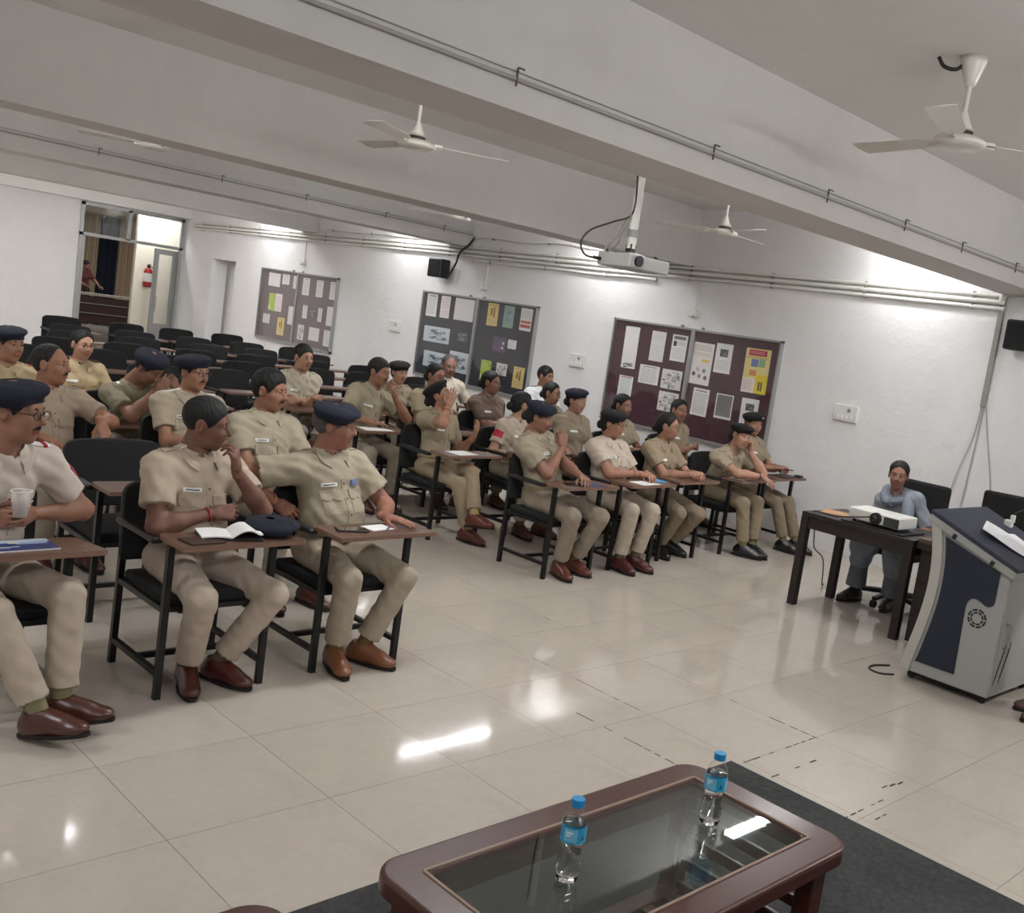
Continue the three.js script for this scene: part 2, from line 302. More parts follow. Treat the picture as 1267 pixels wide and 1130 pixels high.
// ---------------------------------------------------------------- tablet-arm chairs
const chairGeo = (() => {
  const c = {};
  c.seat = box(0.45, 0.05, 0.45, 0, 0.425, 0, 0.018);
  // backrest: a shallow curved shell with rounded top
  const sh = new THREE.Shape(); const w = 0.25, h0 = 0.5, h1 = 0.85, r = 0.06;
  sh.moveTo(-w, h0 + 0.02); sh.quadraticCurveTo(-w, h0, -w + 0.02, h0); sh.lineTo(w - 0.02, h0); sh.quadraticCurveTo(w, h0, w, h0 + 0.02); sh.lineTo(w, h1 - r); sh.quadraticCurveTo(w, h1 - 0.012, w - r, h1 - 0.006); sh.quadraticCurveTo(0, h1 + 0.012, -w + r, h1 - 0.006); sh.quadraticCurveTo(-w, h1 - 0.012, -w, h1 - r); sh.closePath();
  const b = new THREE.ExtrudeGeometry(sh, { depth: 0.022, bevelEnabled: true, bevelSize: 0.006, bevelThickness: 0.006, bevelSegments: 2, curveSegments: 10 });
  const p = b.attributes.position; for (let i = 0; i < p.count; i++) p.setZ(i, p.getZ(i) - 0.245 - 0.05 * (p.getY(i) - 0.5) + 0.25 * p.getX(i) * p.getX(i)); b.computeVertexNormals();
  c.back = b;
  const T = 0.028;
  c.legFR = bar([-0.235, 0, 0.245], [-0.235, 0.675, 0.245], T); c.legFL = bar([0.235, 0, 0.245], [0.235, 0.675, 0.245], T);
  c.legRR = merge([bar([-0.235, 0, -0.245], [-0.235, 0.5, -0.235], T), bar([-0.235, 0.5, -0.235], [-0.235, 0.8, -0.262], T * 0.9)]);
  c.legRL = merge([bar([0.235, 0, -0.245], [0.235, 0.5, -0.235], T), bar([0.235, 0.5, -0.235], [0.235, 0.8, -0.262], T * 0.9)]);
  c.railR = bar([-0.235, 0.11, -0.245], [-0.235, 0.11, 0.245], 0.024); c.railL = bar([0.235, 0.11, -0.245], [0.235, 0.11, 0.245], 0.024);
  c.cross = bar([-0.235, 0.11, 0.0], [0.235, 0.11, 0.0], 0.024);
  c.seatFrame = merge([bar([-0.235, 0.395, -0.24], [-0.235, 0.395, 0.245], 0.024), bar([0.235, 0.395, -0.24], [0.235, 0.395, 0.245], 0.024), bar([-0.235, 0.395, 0.235], [0.235, 0.395, 0.235], 0.022), bar([-0.235, 0.395, -0.235], [0.235, 0.395, -0.235], 0.022)]);
  c.arm = merge([box(0.05, 0.028, 0.40, -0.245, 0.672, -0.06, 0.01), bar([-0.235, 0.5, -0.236], [-0.24, 0.67, -0.245], 0.024)]);
  const pad = (inset) => { const s = new THREE.Shape(); s.moveTo(-0.24 + inset, 0.375 - inset); s.lineTo(0.325 - inset, 0.345 - inset); s.quadraticCurveTo(0.35 - inset, 0.34, 0.345 - inset, 0.32); s.lineTo(0.30 - inset, 0.14 + inset); s.quadraticCurveTo(0.29, 0.115 + inset, 0.26, 0.115 + inset); s.lineTo(-0.2, 0.115 + inset); s.quadraticCurveTo(-0.24 + inset, 0.115 + inset, -0.24 + inset, 0.15); s.closePath(); return s; };
  const lay = (g, y) => { g.rotateX(Math.PI / 2); g.translate(0, y, 0); metreUV(g); return g; };
  c.pad = lay(new THREE.ExtrudeGeometry(pad(0), { depth: 0.018, bevelEnabled: false, curveSegments: 8 }), 0.698);
  c.padTop = lay(new THREE.ExtrudeGeometry(pad(0.002), { depth: 0.002, bevelEnabled: false, curveSegments: 8 }), 0.6995);
  return c;
})();
const PAD_Y = 0.6995;
let chair0 = null;
function chair(x, z, turn, label, group) {               // x, z: middle of the four legs
  if (!chair0) {
    chair0 = thing('tablet_chair', label, 'chair', [x, 0, z], turn, group);
    const g = chairGeo, t = chair0;
    part(t, 'seat', g.seat, mat.blackFabric); part(t, 'backrest', g.back, mat.blackFabric);
    for (const k of ['legFR', 'legFL', 'legRR', 'legRL']) part(t, 'leg', g[k], mat.blackSteel);
    part(t, 'side_rail', g.railR, mat.blackSteel); part(t, 'side_rail', g.railL, mat.blackSteel); part(t, 'cross_rail', g.cross, mat.blackSteel);
    part(t, 'seat_frame', g.seatFrame, mat.blackSteel); part(t, 'armrest', g.arm, mat.blackPlastic);
    const p = part(t, 'writing_pad', g.pad, mat.padEdge, 'brown laminate writing pad'); part(p, 'laminate', g.padTop, mat.padWood);
    return t;
  }
  const r = chair0.clone(); r.name = numbered('tablet_chair'); scene.add(r); r.position.set(x, 0, z); r.rotation.y = turn; r.userData = { label, category: 'chair' }; if (group) r.userData.group = group;
  return r;
}

// ---------------------------------------------------------------- stage carpet, coffee tables, bottles
solo('carpet', box(5.9, 0.012, 4.9, 0.85, 0.006, 0.0, 0.004), mat.carpet, 'dark grey carpet lying under the coffee tables', 'carpet');
const TABLE_Y = 0.5;
let table0 = null;
function coffeeTable(cx, cz, label) {
  if (table0) { const r = table0.clone(); r.name = numbered('coffee_table'); scene.add(r); r.position.set(cx, 0.012, cz); r.userData = { label, category: 'table' }; return r; }
  const t = table0 = thing('coffee_table', label, 'table', [cx, 0.012, cz]);
  const Wd = 1.22, Dp = 0.6, rim = 0.085, top = TABLE_Y - 0.012;
  const s = roundedRect(Wd, Dp, 0.07); s.holes.push(new THREE.Path(roundedRect(Wd - 2 * rim, Dp - 2 * rim, 0.03).getPoints(6)));
  const f = new THREE.ExtrudeGeometry(s, { depth: 0.03, bevelEnabled: true, bevelSize: 0.012, bevelThickness: 0.012, bevelSegments: 4, curveSegments: 10 });
  f.rotateX(Math.PI / 2); f.translate(0, top - 0.012, 0); metreUV(f); part(t, 'frame', f, mat.darkWood);
  part(t, 'glass_top', box(Wd - 2 * rim + 0.01, 0.008, Dp - 2 * rim + 0.01, 0, top - 0.008, 0), new THREE.MeshPhysicalMaterial({ color: 0xe8efec, roughness: 0.02, transmission: 1, thickness: 0, ior: 1.5 }));
  const bead = M(0x8c7566, 0.5), bw = Wd / 2 - rim + 0.0, bd = Dp / 2 - rim + 0.0;   // worn pale bead that holds the glass
  for (const s of [-1, 1]) { part(t, 'glass_bead', box(2 * bw, 0.008, 0.009, 0, top - 0.0005, s * bd, 0.002), bead); part(t, 'glass_bead', box(0.009, 0.008, 2 * bd, s * bw, top - 0.0005, 0, 0.002), bead); }
  const lx = Wd / 2 - 0.075, lz = Dp / 2 - 0.06;
  for (const [a, b] of [[-1, -1], [1, -1], [-1, 1], [1, 1]]) part(t, 'leg', box(0.07, top - 0.04, 0.055, a * lx, (top - 0.04) / 2, b * lz, 0.006), mat.darkWood);
  for (const b of [-1, 1]) part(t, 'apron', box(2 * lx - 0.07, 0.06, 0.022, 0, top - 0.075, b * lz), mat.darkWood);
  for (const a of [-1, 1]) for (const y of [0.12, 0.2, 0.28, 0.36]) part(t, 'end_slat', box(0.018, 0.035, 2 * lz - 0.05, a * lx, y, 0, 0.004), mat.darkWood);
  part(t, 'shelf_rail', box(2 * lx - 0.06, 0.03, 0.06, 0, 0.115, -lz + 0.03, 0.005), mat.darkWood); part(t, 'shelf_rail', box(2 * lx - 0.06, 0.03, 0.06, 0, 0.115, lz - 0.03, 0.005), mat.darkWood);
  for (let k = -4; k <= 4; k++) part(t, 'shelf_slat', box(0.05, 0.016, 2 * lz - 0.06, k * 0.115, 0.118, 0, 0.004), mat.darkWood);
  return t;
}
coffeeTable(2.04, -1.565, 'dark lacquered coffee table with glass top and two water bottles on it');
coffeeTable(0.54, -1.57, 'second dark lacquered coffee table, only its rounded corner showing at the carpet edge');

function bottle(x, z, label, turn) {
  const t = thing('water_bottle', label, 'bottle', [x, TABLE_Y, z], turn, 'water bottles on the coffee table');
  const prof = [[0.001, 0.004], [0.022, 0.002], [0.029, 0.006], [0.031, 0.016], [0.0300, 0.028], [0.0318, 0.034], [0.0300, 0.046], [0.0312, 0.054], [0.0275, 0.068], [0.026, 0.082], [0.0265, 0.092], [0.0295, 0.106], [0.0312, 0.112], [0.0308, 0.15], [0.0305, 0.156], [0.028, 0.170], [0.021, 0.182], [0.0135, 0.190], [0.0125, 0.198]];
  const lathe = (a, n = 28) => new THREE.LatheGeometry(a.map((q) => new THREE.Vector2(q[0], q[1])), n);
  const clear = new THREE.MeshPhysicalMaterial({ color: 0xffffff, roughness: 0.04, transmission: 1, thickness: 0, ior: 1.45 });
  part(t, 'shell', lathe(prof), clear);
  const water = prof.filter((q) => q[1] < 0.165).map((q) => [Math.max(0.0005, q[0] - 0.0012), q[1] + 0.0015]); water.push([0.0005, water[water.length - 1][1]]);
  part(t, 'water', lathe(water), new THREE.MeshPhysicalMaterial({ color: 0xffffff, roughness: 0.0, transmission: 1, thickness: 0.05, ior: 1.33 }));
  const cv = document.createElement('canvas'); cv.width = 512; cv.height = 128; const g = cv.getContext('2d');
  g.fillStyle = '#2f9fcb'; g.fillRect(0, 0, 512, 128); g.fillStyle = '#7cc6e2'; for (let i = 0; i < 3; i++) g.fillRect(i * 170 + 10, 14, 90, 100); g.fillStyle = '#e9f4f8'; for (let i = 0; i < 3; i++) { g.fillRect(i * 170 + 22, 36, 46, 16); g.fillRect(i * 170 + 22, 60, 30, 12); }
  g.fillStyle = '#1d5f8c'; for (let i = 0; i < 3; i++) { g.beginPath(); g.moveTo(i * 170 + 120, 100); g.lineTo(i * 170 + 138, 50); g.lineTo(i * 170 + 156, 100); g.fill(); }
  const tex = new THREE.CanvasTexture(cv); tex.colorSpace = THREE.SRGBColorSpace;
  const lab = new THREE.CylinderGeometry(0.0316, 0.0318, 0.042, 32, 1, true); lab.translate(0, 0.131, 0);
  part(t, 'label', lab, new THREE.MeshStandardMaterial({ map: tex, roughness: 0.4, side: THREE.DoubleSide }), 'pale blue printed label');
  const capPts = []; for (let i = 0; i < 48; i++) { const a = i / 48 * Math.PI * 2, r = i % 2 ? 0.0150 : 0.0157; capPts.push([Math.cos(a) * r, Math.sin(a) * r]); }
  const cg = extrude(capPts, 0.018, 0.001); cg.rotateX(-Math.PI / 2); cg.translate(0, 0.196, 0); part(t, 'cap', cg, M(0x1f8fc9, 0.4), 'bright blue screw cap');
  return t;
}
bottle(1.79, -1.565, 'small clear water bottle with blue cap standing at the middle of the glass top', 0.4);
bottle(2.36, -1.56, 'small clear water bottle with blue cap standing at the slatted end of the glass top', 2.1);

// ---------------------------------------------------------------- lectern
{
  const X0 = 5.93, t = thing('lectern', 'grey metal lectern with navy side panel, curved front and sloping top', 'lectern', [X0, 0, -2.44]);
  const grey = P(0x9f9f9b, 0.45, { clearcoat: 0.2 }), navy = M(0x1b2231, 0.55), dark = M(0x1f1f22, 0.6), D = 0.72;
  // side profile: (forward towards the audience = -z, y)
  const prof = []; const bez = new THREE.CubicBezierCurve(new THREE.Vector2(0.27, 0.06), new THREE.Vector2(0.22, 0.36), new THREE.Vector2(0.13, 0.62), new THREE.Vector2(0.235, 0.985));
  for (const p of bez.getPoints(18)) prof.push([p.x, p.y]);
  prof.push([-0.27, 0.79]); prof.push([-0.27, 0.06]);
  const toWorld = (g, x) => { g.rotateY(Math.PI / 2); g.translate(x, 0, 0); return g; };   // profile x -> -z, extruded along +x
  part(t, 'cabinet', metreUV(toWorld(extrude(prof, D, 0.004), 0)), grey);
  // raised curved strip along the front edge
  const strip = []; const pts = bez.getPoints(18); for (const p of pts) strip.push([p.x + 0.012, p.y]); for (const p of pts.slice().reverse()) strip.push([p.x - 0.045, p.y]);
  part(t, 'front_trim', metreUV(toWorld(extrude(strip, 0.03, 0.004), -0.018)), P(0xb3b1a9, 0.4));
  // navy inset on the side
  const sh = new THREE.Shape(); sh.moveTo(0.195, 0.13);
  for (const p of bez.getPoints(18)) if (p.y > 0.14 && p.y < 0.93) sh.lineTo(p.x - 0.068, p.y);
  sh.lineTo(0.155, 0.93); sh.lineTo(-0.215, 0.80); sh.lineTo(-0.215, 0.63); sh.quadraticCurveTo(-0.215, 0.585, -0.17, 0.585); sh.quadraticCurveTo(-0.14, 0.60, -0.11, 0.61); sh.quadraticCurveTo(-0.06, 0.62, -0.05, 0.55); sh.lineTo(-0.06, 0.13); sh.closePath();
  const ng = new THREE.ExtrudeGeometry(sh, { depth: 0.006, bevelEnabled: false }); part(t, 'side_panel', metreUV(toWorld(ng, -0.0105)), navy, 'navy blue inset side panel');
  // round fan grille
  const vent = new THREE.Group(); vent.name = 'fan_grille'; t.add(vent); vent.position.set(-0.0045, 0.5, 0.13); vent.rotation.y = -Math.PI / 2;
  const plateG = new THREE.CylinderGeometry(0.062, 0.062, 0.004, 32); plateG.rotateX(Math.PI / 2); part(vent, 'grille_plate', plateG, grey);
  for (let k = 0; k < 8; k++) for (const [r0, r1] of [[0.03, 0.04], [0.046, 0.057]]) { const s2 = new THREE.Shape(); const a0 = k * Math.PI / 4 + 0.08, a1 = (k + 1) * Math.PI / 4 - 0.08; s2.absarc(0, 0, r1, a0, a1, false); s2.absarc(0, 0, r0, a1, a0, true); part(vent, 'slot', new THREE.ExtrudeGeometry(s2, { depth: 0.004, bevelEnabled: false, curveSegments: 6 }), dark); }
  // sloping top: a grey tray edge with two latches and a dark blue desk board
  const slope = Math.atan2(0.985 - 0.79, 0.505), top = new THREE.Group(); top.name = 'reading_top'; t.add(top); top.position.set(D / 2, 0.905, 0.015); top.rotation.x = slope;
  part(top, 'tray', box(D + 0.06, 0.05, 0.62, 0, 0.01, 0, 0.008), grey); part(top, 'board', box(D + 0.08, 0.022, 0.63, 0, 0.05, 0, 0.006), M(0x2a3040, 0.5));
  for (const z of [-0.11, 0.16]) part(top, 'latch', box(0.012, 0.03, 0.022, -D / 2 - 0.034, 0.0, z), dark);
  // rear door with handle and slanted vents (towards the stage)
  part(t, 'rear_door', box(D - 0.06, 0.68, 0.006, D / 2, 0.45, 0.274), grey);
  part(t, 'handle', tube([[0.07, 0.5, 0.28], [0.072, 0.5, 0.305], [0.076, 0.43, 0.308], [0.078, 0.36, 0.305], [0.078, 0.355, 0.28]], 0.006, 20), mat.steel);
  for (let r = 0; r < 2; r++) for (let k = 0; k < 7; k++) part(t, 'vent_slot', bar([0.05 + 0.075 * r + 0.012 * k, 0.13 + 0.03 * k, 0.2775], [0.06 + 0.075 * r + 0.012 * k, 0.19 + 0.03 * k, 0.2775], 0.006, 0.004), dark);
  part(t, 'plinth', box(D - 0.08, 0.03, 0.46, D / 2, 0.045, 0.0), dark);
  for (const [a, b] of [[0.06, -0.23], [0.06, 0.23], [D - 0.06, -0.23], [D - 0.06, 0.23]]) { const w = new THREE.CylinderGeometry(0.024, 0.024, 0.02, 16); w.rotateZ(Math.PI / 2); w.translate(a, 0.024, b); part(t, 'caster', w, dark); }
  // papers lying on the sloping top
  const yTop = (z) => 0.905 + 0.061 / Math.cos(slope) - (z - 0.015) * Math.tan(slope);
  [[0.30, 0.09, 0.35, 'curled white sheet on the lectern, the top of two'], [0.40, 0.16, -0.2, 'white sheet on the lectern under the curled one']].forEach(([x, z, turn, label], n) => {
    const g = new THREE.PlaneGeometry(0.23, 0.31, 12, 16); g.rotateX(-Math.PI / 2); const p = g.attributes.position; for (let i = 0; i < p.count; i++) p.setY(i, 0.004 + (n ? 0 : 0.006) + (n ? 0.002 : 0.010) * (1 + Math.sin(p.getX(i) * 24 + p.getZ(i) * 11))); g.computeVertexNormals();
    const gg = mergeGeometries([g, g.clone().translate(0, -0.0006, 0)]); gg.rotateY(turn); gg.rotateX(slope);
    solo('paper_sheet', gg, new THREE.MeshStandardMaterial({ color: 0xe8e8ea, roughness: 0.8, side: THREE.DoubleSide }), label, 'paper', [X0 + x, yTop(z), -2.44 + z]);
  });
  // gooseneck microphone lamp base
  const mic = thing('microphone', 'gooseneck microphone with white base clamp behind the lectern top', 'microphone', [X0 + D - 0.06, yTop(-0.05) - 0.01, -2.49]);
  part(mic, 'base', box(0.045, 0.05, 0.05, 0, 0.025, 0, 0.01), mat.white); part(mic, 'gooseneck', tube([[0, 0.05, 0], [0.01, 0.10, 0.03], [0.03, 0.14, 0.10], [0.05, 0.15, 0.2], [0.05, 0.14, 0.28]], 0.005, 30), mat.cable); part(mic, 'clip', box(0.02, 0.05, 0.03, 0, 0.06, 0.02, 0.006), mat.white);
  const cg = solo('floor_cable', tube([[5.9, 0.006, -2.74], [5.82, 0.006, -2.80], [5.84, 0.006, -2.88], [5.93, 0.006, -2.9], [6.05, 0.006, -2.85]], 0.006, 40), mat.cable, 'short loop of black cable on the floor by the lectern', 'cable');
}

// ---------------------------------------------------------------- operator's table, desk, projector
{
  const t = thing('work_table', 'plain dark brown table with thick square legs carrying the projector', 'table', [6.98, 0, -3.6]);
  const Wd = 0.62, L = 0.92, Hh = 0.725;
  part(t, 'table_top', box(Wd, 0.035, L, 0, Hh - 0.0175, 0, 0.004), mat.deskWood);
  for (const [a, b] of [[-1, -1], [1, -1], [-1, 1], [1, 1]]) part(t, 'leg', box(0.06, Hh - 0.035, 0.06, a * (Wd / 2 - 0.03), (Hh - 0.035) / 2, b * (L / 2 - 0.03), 0.003), mat.deskWood);
  for (const a of [-1, 1]) part(t, 'apron', box(0.025, 0.085, L - 0.12, a * (Wd / 2 - 0.025), Hh - 0.078, 0), mat.deskWood);
  for (const b of [-1, 1]) part(t, 'apron', box(Wd - 0.12, 0.085, 0.025, 0, Hh - 0.078, b * (L / 2 - 0.025)), mat.deskWood);
  const d = thing('pedestal_desk', 'dark desk with lighter top and drawer pedestal beside the work table', 'desk', [7.25, 0, -2.72]);
  part(d, 'desk_top', box(1.1, 0.03, 0.80, 0, 0.735, 0, 0.004), mat.deskTop); part(d, 'edge_band', box(1.105, 0.05, 0.805, 0, 0.7, 0, 0.003), mat.deskWood);
  part(d, 'pedestal', box(0.44, 0.66, 0.42, -0.30, 0.34, -0.17, 0.004), mat.deskWood); part(d, 'side_panel', box(1.0, 0.67, 0.03, 0, 0.345, 0.38), mat.deskWood);
  for (let k = 0; k < 3; k++) { const dr = part(d, 'drawer', box(0.012, 0.19, 0.38, -0.526, 0.13 + 0.21 * k, -0.17, 0.002), mat.deskWood); part(dr, 'drawer_handle', bar([-0.54, 0.13 + 0.21 * k, -0.22], [-0.54, 0.13 + 0.21 * k, -0.12], 0.006, 0.006, true), mat.steel); }
  // projector on the table, lens towards the stage side
  const y = Hh, p = thing('table_projector', 'white box projector with large dark lens standing on a laptop-thin black board', 'projector', [6.86, y, -3.50], 0.0);
  const shell = P(0xdedcd6, 0.4, { clearcoat: 0.2 });
  part(p, 'case', box(0.27, 0.085, 0.42, 0, 0.075, 0, 0.014), shell); part(p, 'front_grille', box(0.006, 0.066, 0.12, -0.136, 0.072, 0.14, 0.002), M(0x3a403e, 0.5));
  const ring = new THREE.CylinderGeometry(0.042, 0.045, 0.03, 28); ring.rotateZ(Math.PI / 2); ring.translate(-0.145, 0.075, 0.02); part(p, 'lens_ring', ring, M(0x141416, 0.4));
  const lens = new THREE.SphereGeometry(0.034, 20, 12, 0, Math.PI * 2, 0, Math.PI / 3); lens.rotateZ(Math.PI / 2); lens.translate(-0.138, 0.075, 0.02); part(p, 'lens', lens, P(0x0b0b10, 0.05, { clearcoat: 1 }));
  for (const [a, b] of [[-0.1, -0.17], [-0.1, 0.17], [0.1, 0]]) part(p, 'foot', new THREE.CylinderGeometry(0.012, 0.012, 0.02, 12).translate(a, 0.025, b), mat.black);
  solo('black_board', box(0.34, 0.013, 0.5, 0, 0.0075, 0, 0.003), mat.blackPlastic, 'thin closed black laptop under the table projector', 'laptop', [6.86, y, -3.49]);
  solo('brown_envelope', box(0.22, 0.003, 0.3, 0, 0.0018, 0), M(0xb08a68, 0.9), 'brown paper envelope on the far end of the work table', 'envelope', [6.98, y, -3.90], 0.35);
  solo('projector_cable', tube([[6.73, y + 0.1, -3.44], [6.68, y + 0.06, -3.6], [6.69, y + 0.02, -3.8], [6.74, y + 0.01, -4.0], [6.9, y - 0.05, -4.08], [6.95, y - 0.2, -4.09], [6.98, 0.42, -4.09], [7.2, 0.3, -4.12], [7.4, 0.05, -4.2], [7.6, 0.01, -4.3]], 0.005, 60), mat.cable, 'black cable trailing from the table projector over the table end to the floor', 'cable');
}
// ---------------------------------------------------------------- office chairs (operator's, and two behind the lectern)
function officeChair(x, z, turn, label) {
  const t = thing('office_chair', label, 'chair', [x, 0, z], turn);
  part(t, 'seat', box(0.48, 0.08, 0.46, 0, 0.45, 0, 0.03), mat.blackFabric);
  const b = box(0.44, 0.5, 0.06, 0, 0.76, -0.25, 0.028); part(t, 'backrest', b, mat.blackFabric);
  part(t, 'back_support', tube([[0, 0.40, -0.1], [0, 0.42, -0.28], [0, 0.62, -0.29]], 0.014, 16), mat.blackPlastic);
  for (const s of [-1, 1]) { part(t, 'armrest', box(0.05, 0.03, 0.26, s * 0.27, 0.66, 0.0, 0.012), mat.blackPlastic); part(t, 'arm_post', tube([[s * 0.22, 0.42, 0.0], [s * 0.275, 0.45, 0.0], [s * 0.275, 0.65, 0.0]], 0.012, 12), mat.blackPlastic); }
  part(t, 'gas_column', new THREE.CylinderGeometry(0.025, 0.025, 0.32, 16).translate(0, 0.25, 0), mat.steel);
  for (let k = 0; k < 5; k++) { const a = k / 5 * Math.PI * 2 + 0.3; part(t, 'base_arm', bar([0, 0.1, 0], [Math.cos(a) * 0.29, 0.07, Math.sin(a) * 0.29], 0.035, 0.028), mat.blackPlastic); const w = new THREE.CylinderGeometry(0.028, 0.028, 0.04, 14); w.rotateX(Math.PI / 2); w.rotateY(-a); w.translate(Math.cos(a) * 0.29, 0.028, Math.sin(a) * 0.29); part(t, 'caster', w, mat.black); }
  return t;
}
officeChair(7.68, -3.72, -Math.PI / 2, 'black swivel office chair the woman in grey sits on');
officeChair(8.2, -2.5, -Math.PI / 2 - 0.2, 'black swivel office chair empty behind the lectern');
officeChair(8.25, -3.15, -Math.PI / 2 + 0.3, 'black swivel office chair empty beside the woman in grey');
// ---------------------------------------------------------------- notice boards and what is pinned on them
const PAPERS = [
  [1, "plain", -16.613, 1.816, 0.393, 0.225, "plain white sheet, top row of the faded brown board, nearest the door end"],
  [1, "text", -16.225, 1.851, 0.231, 0.168, "white sheet of close print, top row of faded brown board, second from door end"],
  [1, "plain", -15.898, 1.826, 0.161, 0.218, "plain white sheet, top row of the faded brown board, third from the door end"],
  [1, "text", -15.553, 1.782, 0.211, 0.28, "white sheet of close print, top row of faded brown board, fourth from door end"],
  [1, "text", -15.122, 1.782, 0.202, 0.27, "white sheet of close print, top row of faded brown board, fifth from door end"],
  [1, "text", -14.706, 1.782, 0.201, 0.278, "white sheet of close print, top row of faded brown board, sixth from door end"],
  [1, "green", -16.619, 1.432, 0.227, 0.299, "bright green leaflet, middle row of the faded brown board, nearest the door end"],
  [1, "pink", -16.392, 1.437, 0.226, 0.3, "white sheet with pinkish print, middle row of faded brown board, second from door end"],
  [1, "plain", -15.912, 1.261, 0.24, 0.306, "plain white sheet, middle row of the faded brown board, third from the door end"],
  [1, "text", -15.504, 1.369, 0.141, 0.215, "white sheet of close print, middle row of faded brown board, fourth from door end"],
  [1, "faint", -15.251, 1.367, 0.209, 0.136, "faint dark grey sheet, middle row of the faded brown board, fifth from the door end"],
  [1, "text", -15.025, 1.364, 0.121, 0.221, "white sheet of close print, middle row of faded brown board, sixth from door end"],
  [1, "plain", -14.717, 1.371, 0.208, 0.308, "plain white sheet, middle row of the faded brown board, seventh from the door end"],
  [1, "text", -16.755, 1.133, 0.235, 0.159, "white sheet of close print, bottom row of the faded brown board, nearest the door end"],
  [1, "yellow", -16.24, 1.045, 0.235, 0.299, "yellow printed leaflet, bottom row of the faded brown board, second from the door end"],
  [1, "sketch", -15.568, 1.02, 0.198, 0.25, "white sheet with grey sketches, bottom row of faded brown board, third from door end"],
  [1, "plain", -15.143, 1.034, 0.319, 0.214, "plain white sheet, bottom row of the faded brown board, fourth from the door end"],
  [1, "text", -14.747, 1.012, 0.178, 0.256, "white sheet of close print, bottom row of faded brown board, fifth from door end"],
  [2, "text", -12.072, 1.807, 0.241, 0.318, "white sheet of close print, top row of the navy board, nearest the door end"],
  [2, "pink", -11.759, 1.809, 0.212, 0.309, "white sheet with pinkish print, top row of the navy board, second from the door end"],
  [2, "plain", -11.328, 1.81, 0.427, 0.303, "plain white sheet, top row of the navy board, third from the door end"],
  [2, "yellow", -10.711, 1.808, 0.222, 0.303, "yellow printed leaflet, top row of the navy board, fourth from the door end"],
  [2, "teal", -10.381, 1.81, 0.209, 0.291, "grey-green printed leaflet, top row of the navy board, fifth from the door end"],
  [2, "redwhite", -10.033, 1.808, 0.226, 0.292, "white leaflet with red bands, top row of the navy board, sixth from the door end"],
  [2, "art", -11.877, 1.402, 0.6, 0.22, "wide pale blue-grey drawing sheet, middle row of the navy board, nearest the door end"],
  [2, "faint", -11.286, 1.432, 0.216, 0.128, "faint dark grey sheet, middle row of the navy board, second from the door end"],
  [2, "purple", -10.499, 1.427, 0.264, 0.201, "dark purple printed sheet, middle row of the navy board, third from the door end"],
  [2, "text", -10.239, 1.459, 0.166, 0.117, "white sheet of close print, middle row of the navy board, fourth from the door end"],
  [2, "art", -11.849, 1.045, 0.528, 0.225, "wide pale blue-grey drawing sheet, bottom row of the navy board, nearest the door end"],
  [2, "art", -11.309, 1.08, 0.421, 0.286, "wide pale blue-grey drawing sheet, bottom row of the navy board, second from the door end"],
  [2, "green", -10.704, 1.049, 0.211, 0.278, "bright green leaflet, bottom row of the navy board, third from the door end"],
  [2, "sketch", -10.379, 1.108, 0.216, 0.159, "white sheet with grey sketches, bottom row of the navy board, fourth from the door end"],
  [2, "yellow", -10.027, 1.047, 0.216, 0.279, "yellow printed leaflet, bottom row of the navy board, fifth from the door end"],
  [3, "tall", -8.147, 1.678, 0.224, 0.49, "tall blank white sheet with dark footer, top row of maroon board, nearest door end"],
  [3, "grey", -7.733, 1.741, 0.214, 0.344, "white sheet with pale grey print, top row of maroon board, second from door end"],
  [3, "id", -7.416, 1.758, 0.223, 0.298, "white notice with a small portrait, top row of maroon board, third from door end"],
  [3, "chart", -7.064, 1.63, 0.296, 0.463, "white chart with round pictures, top row of the maroon board, fourth from the door end"],
  [3, "photo", -6.774, 1.725, 0.224, 0.32, "white sheet with a dark photograph, top row of maroon board, fifth from door end"],
  [3, "poster", -6.321, 1.65, 0.322, 0.471, "yellow and red printed poster, top row of the maroon board, sixth from the door end"],
  [3, "text", -7.798, 1.403, 0.306, 0.215, "white sheet of close print, middle row of the maroon board, nearest the door end"],
  [3, "sketch", -7.452, 1.395, 0.297, 0.22, "white sheet with grey sketches, middle row of the maroon board, second from the door end"],
  [3, "list", -8.138, 1.174, 0.221, 0.333, "white sheet of listed lines, bottom row of the maroon board, nearest the door end"],
  [3, "sketch", -7.452, 1.139, 0.298, 0.221, "white sheet with grey sketches, bottom row of the maroon board, second from the door end"],
  [3, "text", -6.997, 1.209, 0.227, 0.303, "white sheet of close print, bottom row of the maroon board, third from the door end"],
  [3, "dark", -6.663, 1.213, 0.234, 0.271, "white sheet almost filled by grey print, bottom row of maroon board, fourth from door end"],
  [3, "photo", -6.322, 1.206, 0.224, 0.293, "white sheet with a dark photograph, bottom row of maroon board, fifth from door end"]
];
function canvasTex(w, h, draw) { const c = document.createElement('canvas'); c.width = w; c.height = h; draw(c.getContext('2d'), w, h); const t = new THREE.CanvasTexture(c); t.colorSpace = THREE.SRGBColorSpace; return t; }
const ink = (g, x, y, w, c) => { g.fillStyle = c; g.fillRect(x, y, w, 2.4); };
function lines(g, w, y0, y1, step, c, x0 = 14) { for (let y = y0; y < y1; y += step) { let x = x0; while (x < w - 18) { const l = 5 + rnd() * 16; ink(g, x, y, Math.min(l, w - 16 - x), c); x += l + 4; } } }
const sheet = (g, w, h, c = '#e6e4e2') => { g.fillStyle = c; g.fillRect(0, 0, w, h); };
const blob = (g, x, y, w, h, n, cs) => { for (let i = 0; i < n; i++) { g.fillStyle = cs[Math.floor(rnd() * cs.length)]; g.fillRect(x + rnd() * w * 0.85, y + rnd() * h * 0.85, 4 + rnd() * w * 0.25, 3 + rnd() * h * 0.2); } };
